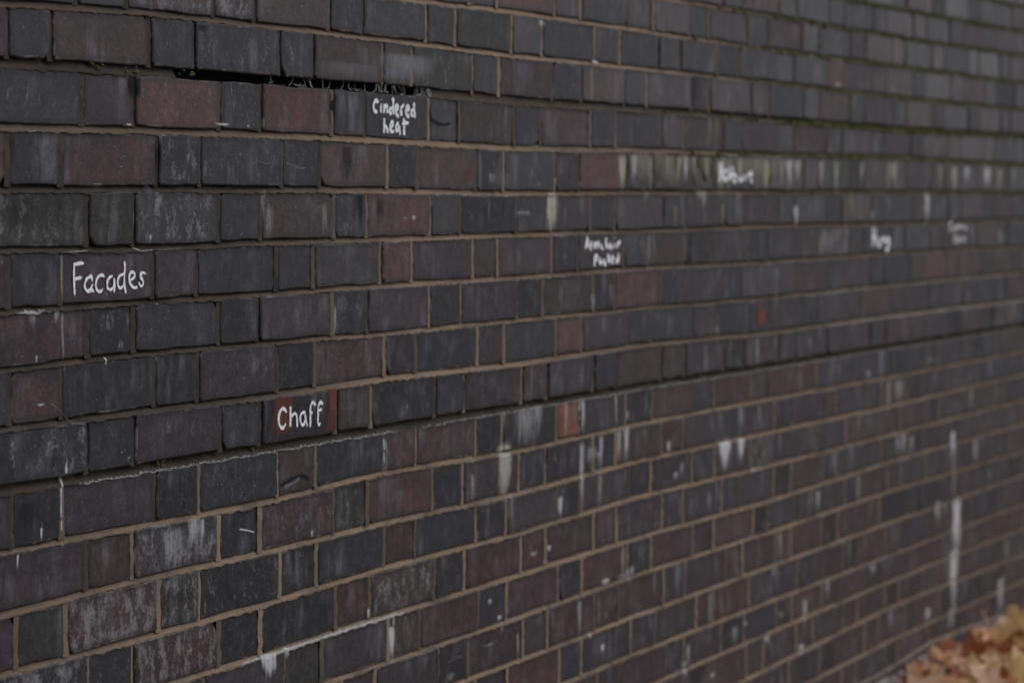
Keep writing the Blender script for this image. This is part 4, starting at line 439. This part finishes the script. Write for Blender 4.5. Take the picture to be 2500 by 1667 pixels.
# ------------------------------------------------------------------ mortar: struck bed joints and perpends, all as real relief
RM = random.Random(12)
def lime_at(n, s):
    v = 0.
    for k, a, b, q in LIME:
        if k == n and a < s < b: v = max(v, q * min(1, (s - a) / .06, (b - s) / .06))
    return v
def moss_at(s, n): return sstep(s, 2.0, 3.6) * (1 - sstep(n, 2.2, 4.2)) * .8 + (.12 if n in (1, 2, 8) else 0)
V, F, ST = [], [], []
for n in range(N_TOP + 1, N_BOT + 1):
    tb = BEDT[n]; s = S_MIN; prev = None
    while s < S_MAX:
        vis = -.3 < s < 5.6
        step = .006 if (vis and s < 2.2) else (.012 if vis else .05)
        if n == 1 and GAP[0] < s < GAP[1]: prev = None; s += step; continue
        z = line_z(n, s); j = .0009 * RM.uniform(-1, 1)
        deep = soot_at(s, n) if n > 0 else .2
        rec = .0022 + .0040 * deep + .0022 * fbm(s * 9, n * 5.3) + (.006 if n == 8 else 0) ; rec2 = .0012 + .0018 * fbm(s * 23, n * 2.7)
        up = ROWOFF.get(n - 1, 0.); dn = ROWOFF.get(n, 0.)
        lap = max(0., .0012 + .0032 * fbm(s * 60, n * 7.7) + .0008 * RM.uniform(-1, 1))
        dark_, mo = soot_at(s, n), moss_at(s, n); li = lime_at(n, s)
        if n == 1: dark_ = max(dark_, .62)
        if n == 8: dark_ = max(dark_, .88)
        o = len(V)
        V += [(s - WL.x, rec + .004, z + tb / 2 + .003), (s - WL.x, rec + j, z + tb * .30), (s - WL.x, rec2 * .6 + j - dn * .5 + .0012, z - tb * .22), (s - WL.x, -dn - .0010 + j * .3, z - tb * .5 - lap), (s - WL.x, .004 - dn, z - tb * .5 - lap - .0012)]
        ST += [(min(1, dark_ + .35), 0, mo), (min(1, dark_ + .12), li * .1, mo), (dark_ * .9, li * (.12 if n == 8 else .6), mo * .8), (dark_ * .7, li, mo * .5), (dark_ * .5, li, 0)]  # mortar tone darkest at the joint's top edge, paler down to the lip
        if prev is not None:
            for q in range(4): F.append([prev + q, prev + q + 1, o + q + 1, o + q])
        prev = o; s += step
for n in range(N_TOP, N_BOT):
    for s, kd, t in ROWS[n]:
        if not (S_MIN < s < S_MAX): continue
        zt, zb = line_z(n, s) - BEDT[n] * .46, line_z(n + 1, s) + BEDT[n + 1] * .30
        if GAP[0] < s < GAP[1] and n == 1: zt -= .001
        if GAP[0] < s < GAP[1] and n == 0: zb += BEDT[1] * .2
        K = 9 if -.3 < s < 5.4 else 2
        rec = RM.uniform(-.0002, .0012) + .0010 * soot_at(s, n + .5) * (s < 1.3); dk = soot_at(s, n + .5)
        if RM.random() < .3: dk = min(1, dk + .45)
        li = .25 if RM.random() < .12 else 0.; rf = ROWOFF.get(n, 0.)
        o = len(V); wob = [RM.uniform(-.0008, .0008) for _ in range(K)]
        for i in range(K):
            z = zb + (zt - zb) * i / (K - 1)
            for u, dd in ((-.5, .0), (-.18, -.0006), (.2, -.0003), (.5, .001)):
                V.append((s + u * (t + .007) - WL.x, rec - rf * .6 + dd + wob[i], z)); ST.append((dk, li, moss_at(s, n) * .55))
        for i in range(K - 1):
            for q in range(3): a = o + i * 4 + q; F.append([a, a + 1, a + 5, a + 4])
me = mesh('mortar', V, F, dict(mortar_state=ST), True)
part('mortar', me, M_MORTAR)
# solid body behind the facing, closed box, and a coping on top out of the picture
def box_geo(x0, x1, y0, y1, z0, z1):
    v = [(x, y, z) for x in (x0, x1) for y in (y0, y1) for z in (z0, z1)]
    return v, [[0, 1, 3, 2], [4, 6, 7, 5], [0, 4, 5, 1], [2, 3, 7, 6], [0, 2, 6, 4], [1, 5, 7, 3]]
ztop = Z0 - COURSE * (N_TOP + 1)
v, f = box_geo(S_MIN - WL.x, S_MAX - WL.x, .062, .34, -.3, ztop - .004); part('wall_core', mesh('wall_core', v, f), M_CORE)
bm = bmesh.new()
x = S_MIN - WL.x - .05
while x < S_MAX - WL.x:
    vv = [bm.verts.new(p) for p in box_geo(x, x + .595, -.045, .385, ztop, ztop + .09)[0]]
    for q in box_geo(0, 1, 0, 1, 0, 1)[1]: bm.faces.new([vv[i] for i in q])
    x += .603
bmesh.ops.bevel(bm, geom=bm.edges[:], offset=.006, segments=1, affect='EDGES')
me = bpy.data.meshes.new('coping'); bm.to_mesh(me); bm.free(); part('coping', me, M_COPING)

# ------------------------------------------------------------------ stains, flashes, cracks: they follow the relief of bricks and joints
def surf(s, z):
    b = brick_at(s, z)
    if b: return -(b['off'] + b['ta'] * (s - b['sc']) + b['tb'] * (z - b['zc']))
    n = int(round((Z0 - z) / COURSE))
    zz = line_z(n, s)
    if abs(z - zz) < BEDT[n] * .6: return (-ROWOFF.get(n, 0.) - .001) + max(0, (z - zz) / BEDT[n] + .5) * .006
    return .0012 - ROWOFF.get(int(math.floor((Z0 - z) / COURSE)), 0.) * .6
COLS = {'w': (.50, .50, .49), 'c': (.42, .40, .32), 'b': (.25, .26, .30), 'g': (.26, .26, .26), 'm': (.34, .33, .24), 'r': (.155, .056, .044), 'o': (.20, .066, .042), 'k': (.014, .014, .014)}
class Decal:
    def __init__(s): s.V, s.F, s.Cc, s.D = [], [], [], []
lift = [0.0006]
def streak_geo(D, s, zt, zb, w, st, col):
    lift[0] = .0005 + (lift[0] - .0005 + .00002) % .0006
    r = random.Random(int(s * 1e4) + int(zt * 1e4)); h = (zt - zb) * (1.25 if col in 'wcm' else 1.)
    soft = col in 'bgrk'
    w *= 1.5; nu = max(5, min(13, int(w / .003))); nv = max(6, min(44, int(h / .004)))
    o = len(D.V); ph = r.uniform(0, 50); home = brick_at(s, (zt + zb) / 2)
    for j in range(nv + 1):
        t = j / nv
        for i in range(nu + 1):
            u = i / nu * 2 - 1
            wd = (.92 - .35 * t + .22 * fbm(t * h * 30, ph)) if not soft else 1.
            ss = s + (u * w / 2) * wd + .003 * fbm(t * h * 14, ph + 9); zz = zt - h * t
            D.V.append((ss - WL.x, surf(ss, zz) - lift[0], zz)); D.Cc.append(COLS[col])
            e = 1 - abs(u) ** 2.0; al = min(1, t / .12 + .1, ((1 - t) / .60) ** .9)
            hard = 1.35 if not soft else 1.0
            if col in 'ro': e = max(0., 1 - abs(u) ** 1.7); al = min(1, t / .2 + .6, (1 - t) / .3 + .4); hard = 2.1
            if col in 'ro' and brick_at(ss, zz) is not home: al = 0.
            D.D.append((e * al * (.36 + .60 * min(1., st)), hard, min(.94, .20 + .68 * st) if not soft else min(1., st * 1.1)))
    for j in range(nv):
        for i in range(nu): a = o + j * (nu + 1) + i; D.F.append([a, a + nu + 1, a + nu + 2, a + 1])
def ribbon_geo(D, pts, w, st, col, jag=.25, seed=0):
    lift[0] = .0012 + (lift[0] + .00002) % .0005
    # resample
    P = [Vector((a, b)) for a, b in pts]; Q = []
    for a, b in zip(P[:-1], P[1:]):
        k = max(1, int((b - a).length / .0022))
        for i in range(k): Q.append(a.lerp(b, i / k))
    Q.append(P[-1])
    for _ in range(2):
        Q = [Q[0]] + [(Q[i - 1] + Q[i] * 2 + Q[i + 1]) / 4 for i in range(1, len(Q) - 1)] + [Q[-1]]
    o = len(D.V); r = random.Random(seed)
    for i, p in enumerate(Q):
        t = (Q[min(i + 1, len(Q) - 1)] - Q[max(i - 1, 0)]); t = t.normalized() if t.length > 0 else Vector((0, 1))
        nn = Vector((-t.y, t.x)); ww = w * (1 + jag * fbm(i * .35, seed * 3.3)) / 2
        end = min(1, .45 + min(i, len(Q) - 1 - i) * .35)
        for u, d in ((-1.25, .12), (-.55, .85), (.0, 1.), (.55, .85), (1.25, .12)):
            q = p + nn * (ww * u)
            D.V.append((q.x - WL.x, surf(q.x, q.y) - lift[0], q.y)); D.Cc.append(COLS[col]); D.D.append((d * end * st * .8, .7, min(1, st)))
    for i in range(len(Q) - 1):
        for q in range(4): a = o + i * 5 + q; D.F.append([a, a + 1, a + 6, a + 5])
KINDS = {'w': 'lime_run', 'c': 'lime_run', 'b': 'salt_bloom', 'g': 'salt_bloom', 'm': 'algae_streak', 'r': 'kiln_flash', 'o': 'kiln_flash', 'k': 'tar_stain'}
for s, zt, zb, w, st, col in STREAKS:
    D = Decal(); streak_geo(D, s, zt, zb, w, st, col)
    part(KINDS[col], mesh(KINDS[col], D.V, D.F, dict(stain_colour=D.Cc, stain_density=D.D)), M_STAIN)
for i, (pts, w, st, col) in enumerate(MARKS):
    D = Decal(); ribbon_geo(D, pts, w, st, col, .6, i)
    nm = 'crack' if col == 'k' else 'scratch_mark'
    part(nm, mesh(nm, D.V, D.F, dict(stain_colour=D.Cc, stain_density=D.D)), M_STAIN)

# ------------------------------------------------------------------ chalk words
CH = {'Facades': ('white chalk word Facades, crisp, on a purple brick near the left edge', .0042), 'Chaff': ('white chalk word Chaff on a black brick with orange-red flashes', .0048),
      'Cindered heat': ('white chalk words Cindered heat on a black brick under the open joint', .0062), 'Armchair Packed': ('white chalk words in two lines on a dark brick right of the middle', .0078),
      'Halibut': ('blurred white chalk word in the lime-streaked course', .0092), 'Hung': ('blurred short white chalk word far along the wall', .0098), 'Comma cold': ('faintest chalk words, two short lines, farthest along the wall', .0070)}
for k, strokes in CHALK.items():
    lb, w = CH[k]; D = Decal()
    for i, st in enumerate(strokes): ribbon_geo(D, st, w, 1.0 if k == 'Comma cold' else 1.75 if k == 'Cindered heat' else 1.5, 'w', .5, i + len(k))
    part('chalk_writing', mesh('chalk_writing', D.V, D.F, dict(stain_density=D.D)), M_CHALK, label=lb)

# ------------------------------------------------------------------ cobwebs in the open joint
RW = random.Random(21)
V, F = [], []
def strand(pts, r):
    o = len(V)
    for i, p in enumerate(pts):
        d = (pts[min(i + 1, len(pts) - 1)] - pts[max(i - 1, 0)]).normalized(); a = d.cross(Vector((.3, 1, .2))).normalized(); b = d.cross(a)
        for k in range(3): V.append(tuple(p + r * (math.cos(k * 2.094) * a + math.sin(k * 2.094) * b)))
    for i in range(len(pts) - 1):
        for k in range(3): F.append([o + i * 3 + k, o + i * 3 + (k + 1) % 3, o + i * 3 + 3 + (k + 1) % 3, o + i * 3 + 3 + k])
for i in range(38):
    s = GAP[0] + (GAP[1] - GAP[0]) * (1 - RW.random() ** 1.9 * .75); z = line_z(1, s); h = BEDT[1] * .47
    a = Vector((s, RW.uniform(-.003, .002), z + h)); b = Vector((s + RW.uniform(-.010, .010), RW.uniform(-.003, .002), z - h))
    sag = Vector((RW.uniform(-.005, .005), RW.uniform(-.004, .003), RW.uniform(-.002, .001)))
    strand([a, a.lerp(b, .3) + sag * .8, a.lerp(b, .6) + sag, b], RW.uniform(.00020, .00045))
for i in range(16):
    s = GAP[0] + (GAP[1] - GAP[0]) * RW.uniform(.3, 1.); z = line_z(1, s) + RW.uniform(-.5, -.2) * BEDT[1]
    a = Vector((s, -.004, z)); b = a + Vector((RW.uniform(.006, .03), RW.uniform(-.002, .003), RW.uniform(-.003, .003)))
    strand([a, a.lerp(b, .5) + Vector((0, 0, RW.uniform(-.003, 0))), b], RW.uniform(.00006, .00014))
web = link('cobweb', mesh('cobweb', V, F), M_WEB)
web['label'] = 'dusty grey cobweb strung across the open black joint above the chalk'; web['category'] = 'cobweb'; web['kind'] = 'stuff'

# ------------------------------------------------------------------ moss tufts in the upper joints far along the wall
RG = random.Random(8); V, F = [], []
ico = bmesh.new(); bmesh.ops.create_icosphere(ico, subdivisions=1, radius=1); iv = [v.co.copy() for v in ico.verts]; ifc = [[v.index for v in f.verts] for f in ico.faces]; ico.free()
for n in range(-8, 4):
    s = 1.7
    while s < 7.5:
        s += RG.uniform(.004, .028)
        den = sstep(s, 1.9, 3.6) * (1 - sstep(n, 1.5, 3.6)) * (.6 + 1.1 * max(0, fbm(s * 2.6, n * 4.1)))
        if RG.random() > den: continue
        z = line_z(n, s) - BEDT[n] * RG.uniform(-.1, .5); r = RG.uniform(.002, .0058); o = len(V)
        for q in iv: k = r * RG.uniform(.6, 1.3); V.append((s - WL.x + q.x * k * 1.6, -.001 + q.y * k, z + q.z * k))
        F += [[i + o for i in q] for q in ifc]
for s, n in ((.42, 1), (.28, 1), (.36, 8), (.20, 1), (.62, 8), (2.2, 1)):
    for _ in range(9):
        z = line_z(n, s) + BEDT[n] * RG.uniform(-.2, .5); r = RG.uniform(.001, .003); o = len(V); q0 = RG.uniform(-.02, .02)
        for q in iv: k = r * RG.uniform(.6, 1.3); V.append((s + q0 - WL.x + q.x * k * 1.5, .000 + q.y * k, z + q.z * k))
        F += [[i + o for i in q] for q in ifc]
mo = part('moss', mesh('moss', V, F), M_MOSS); mo['kind'] = 'stuff'

# ------------------------------------------------------------------ ground and fallen leaves
GN = 60; V, F = [], []
xs = [-900, -200, -40, -10] + [-6 + i * .5 for i in range(40)] + [20, 60, 250, 900]
ys = [-900, -200, -50, -15, -8, -5, -3.5, -2.5, -1.8, -1.2, -.8, -.5, -.3, -.15, .05, .2, 6, 40, 300, 900]
for y in ys:
    for x in xs: V.append((x, y, .004 * fbm(x * .8, y * .8) if abs(x) < 20 and y < .1 else 0.))
W = len(xs)
for j in range(len(ys) - 1):
    for i in range(W - 1): a = j * W + i; F.append([a, a + 1, a + W + 1, a + W])
g = link('ground', mesh('ground', V, F), M_GROUND); g['kind'] = 'structure'

LEAFC = [('tan', (.72, .43, .23), (.58, .29, .13)), ('rust', (.38, .13, .045), (.24, .075, .030)), ('pale', (.80, .57, .40), (.68, .43, .27)), ('yellow', (.64, .47, .21), (.56, .33, .13)), ('brown', (.19, .085, .045), (.11, .050, .030))]
M_LEAF = {k: make_leaf_mat(k + '_dead_leaf', a, b) for k, a, b in LEAFC}
def leaf_geo(r, size, curl):
    """five-lobed maple-like blade, folded along its veins, edges curled, with a stalk"""
    lob = [(-2.45, .38), (-2.05, .74), (-1.62, .46), (-1.20, .92), (-.92, .66), (-.62, .50), (-.36, .86), (0, 1.12), (.36, .86), (.62, .50), (.92, .66), (1.20, .92), (1.62, .46), (2.05, .74), (2.45, .38)]
    pts = [(0, 0)]; rim = []
    for a, q in lob:
        q *= r.uniform(.88, 1.12); a += r.uniform(-.05, .05); rim.append((q * math.cos(a), q * math.sin(a)))
    inner = [(x * .5, y * .5) for x, y in rim]
    allp = [(-.12, 0)] + inner + rim
    k1, k2, ph = curl * r.uniform(.5, 1.3), curl * r.uniform(-.4, 1.), r.uniform(0, 6.3)
    v = []
    for x, y in allp:
        d = math.hypot(x, y)
        z = k1 * y * y * .55 + k2 * x * x * .4 + .09 * d * math.sin(3 * math.atan2(y, x) + ph) + .05 * d * math.cos(7.5 * math.atan2(y, x)) + r.uniform(-.03, .03) * d
        v.append((x * size, y * size * (1 - .22 * curl), z * size))
    n = len(lob); f = []
    for i in range(n - 1):
        f.append([0, 1 + i, 2 + i]); f.append([1 + i, 1 + n + i, 2 + n + i, 2 + i])
    uv = [(x, y, 0) for x, y in allp]
    o = len(v); L = r.uniform(.7, 1.1)
    for t in (0, .5, 1):
        for dy in (-.016, .016): v.append(((-.1 - L * t) * size, dy * size + .06 * size * t * t, .05 * size * math.sin(t * 2) ))
        uv += [(-1, .001, 0)] * 2
    f += [[o, o + 1, o + 3, o + 2], [o + 2, o + 3, o + 5, o + 4]]
    return v, f, uv
RL = random.Random(31)
LEAF_LABELS = ['large curled rust-brown leaf with a dark hollow, against the wall foot', 'pale buff leaf near the bottom edge, right of the curled rust leaf', 'biggest tan leaf propped high in the drift near the wall',
    'yellow-buff leaf at the right edge of the picture', 'pale pinkish leaf low in the drift, left of the curled rust leaf', 'small tan leaf tucked between wall and curled rust leaf', 'flat tan leaf at the right edge below the yellow-buff leaf',
    'rust-red leaf between the two large tan leaves', 'dark brown shrivelled leaf at the bottom edge under the curled rust leaf', 'yellowish leaf in the bottom right corner', 'leftmost tan leaf of the drift, on the bottom edge',
    'small rust leaf right of the curled rust leaf', 'pale buff leaf near the bottom right corner', 'small rust leaf at the left end of the drift', 'small tan leaf below the curled rust leaf', 'rust leaf farthest along the wall foot, at the right edge']
def drift_h(x, y): return (.040 * math.exp(y / .16) + .012) * (.75 + .5 * fbm(x * 3.1, y * 3.1)) * sstep(x, 1., 3.2)
litter = {}
def put_leaf(x, y, z, size, kind, curl, tilt, single_ok=True, face=None, label=None):
    v, f, uv = leaf_geo(RL, size, curl)
    mtx = Matrix.Rotation(RL.uniform(0, 6.283), 3, 'Z')
    if face is None: tl = Matrix.Rotation(RL.uniform(-tilt, tilt), 3, 'X') @ Matrix.Rotation(RL.uniform(-tilt, tilt), 3, 'Y')
    else: tl = Vector(face).to_track_quat('Z', 'Y').to_matrix()
    pts = [tl @ (mtx @ Vector(p)) for p in v]
    zmin = min(p.z for p in pts); ymax = max(p.y for p in pts)
    y = min(y, -.004 - ymax); z = max(z, .004 - zmin)
    q = proj((x, y, z))
    if single_ok and label:
        me = mesh('fallen_leaf', pts, f, dict(leaf_uv=uv), True)
        o = link('fallen_leaf', me, M_LEAF[kind], None, (x, y, z))
        o['label'] = label; o['category'] = 'leaf'; o['group'] = 'fallen leaves drifted against the wall foot'
    else:
        L = litter.setdefault(kind, ([], [], [])); k = len(L[0])
        L[0].extend([(p.x + x, p.y + y, p.z + z) for p in pts]); L[1].extend([[i + k for i in t] for t in f]); L[2].extend(uv)
for i in range(2300):                                  # the carpet along the wall foot
    x = RL.uniform(1.2, 9.3); y = -RL.random() ** 1.5 * 1.6 - .03
    if x < 3 and RL.random() < .6: continue
    kind = RL.choices(['tan', 'rust', 'pale', 'yellow', 'brown'], [38, 20, 26, 9, 7])[0]
    lay = RL.random()
    put_leaf(x, y, drift_h(x, y) * lay + .008, RL.uniform(.050, .082), kind, RL.uniform(.05, .6), .35, False)
for i, (x, y, z, sz, kd, cu) in enumerate(LEAVES):       # the drift in the corner of the picture, leaves propped on one another
    put_leaf(x, y, z, sz, kd, cu, 0, i < len(LEAF_LABELS), (RL.uniform(-.95, -.25), RL.uniform(-.7, .2), RL.uniform(.45, .9)), LEAF_LABELS[i] if i < len(LEAF_LABELS) else None)
for kind, (v, f, uv) in litter.items():
    o = link('leaf_litter', mesh('leaf_litter', v, f, dict(leaf_uv=uv), True), M_LEAF[kind]); o['kind'] = 'stuff'
    o['label'] = {'tan': 'carpet of tan leaves', 'rust': 'carpet of rust-brown leaves', 'pale': 'carpet of pale buff leaves', 'yellow': 'carpet of yellowish leaves', 'brown': 'carpet of dark brown leaves'}[kind] + ' along the wall foot'
    o['category'] = 'leaf litter'
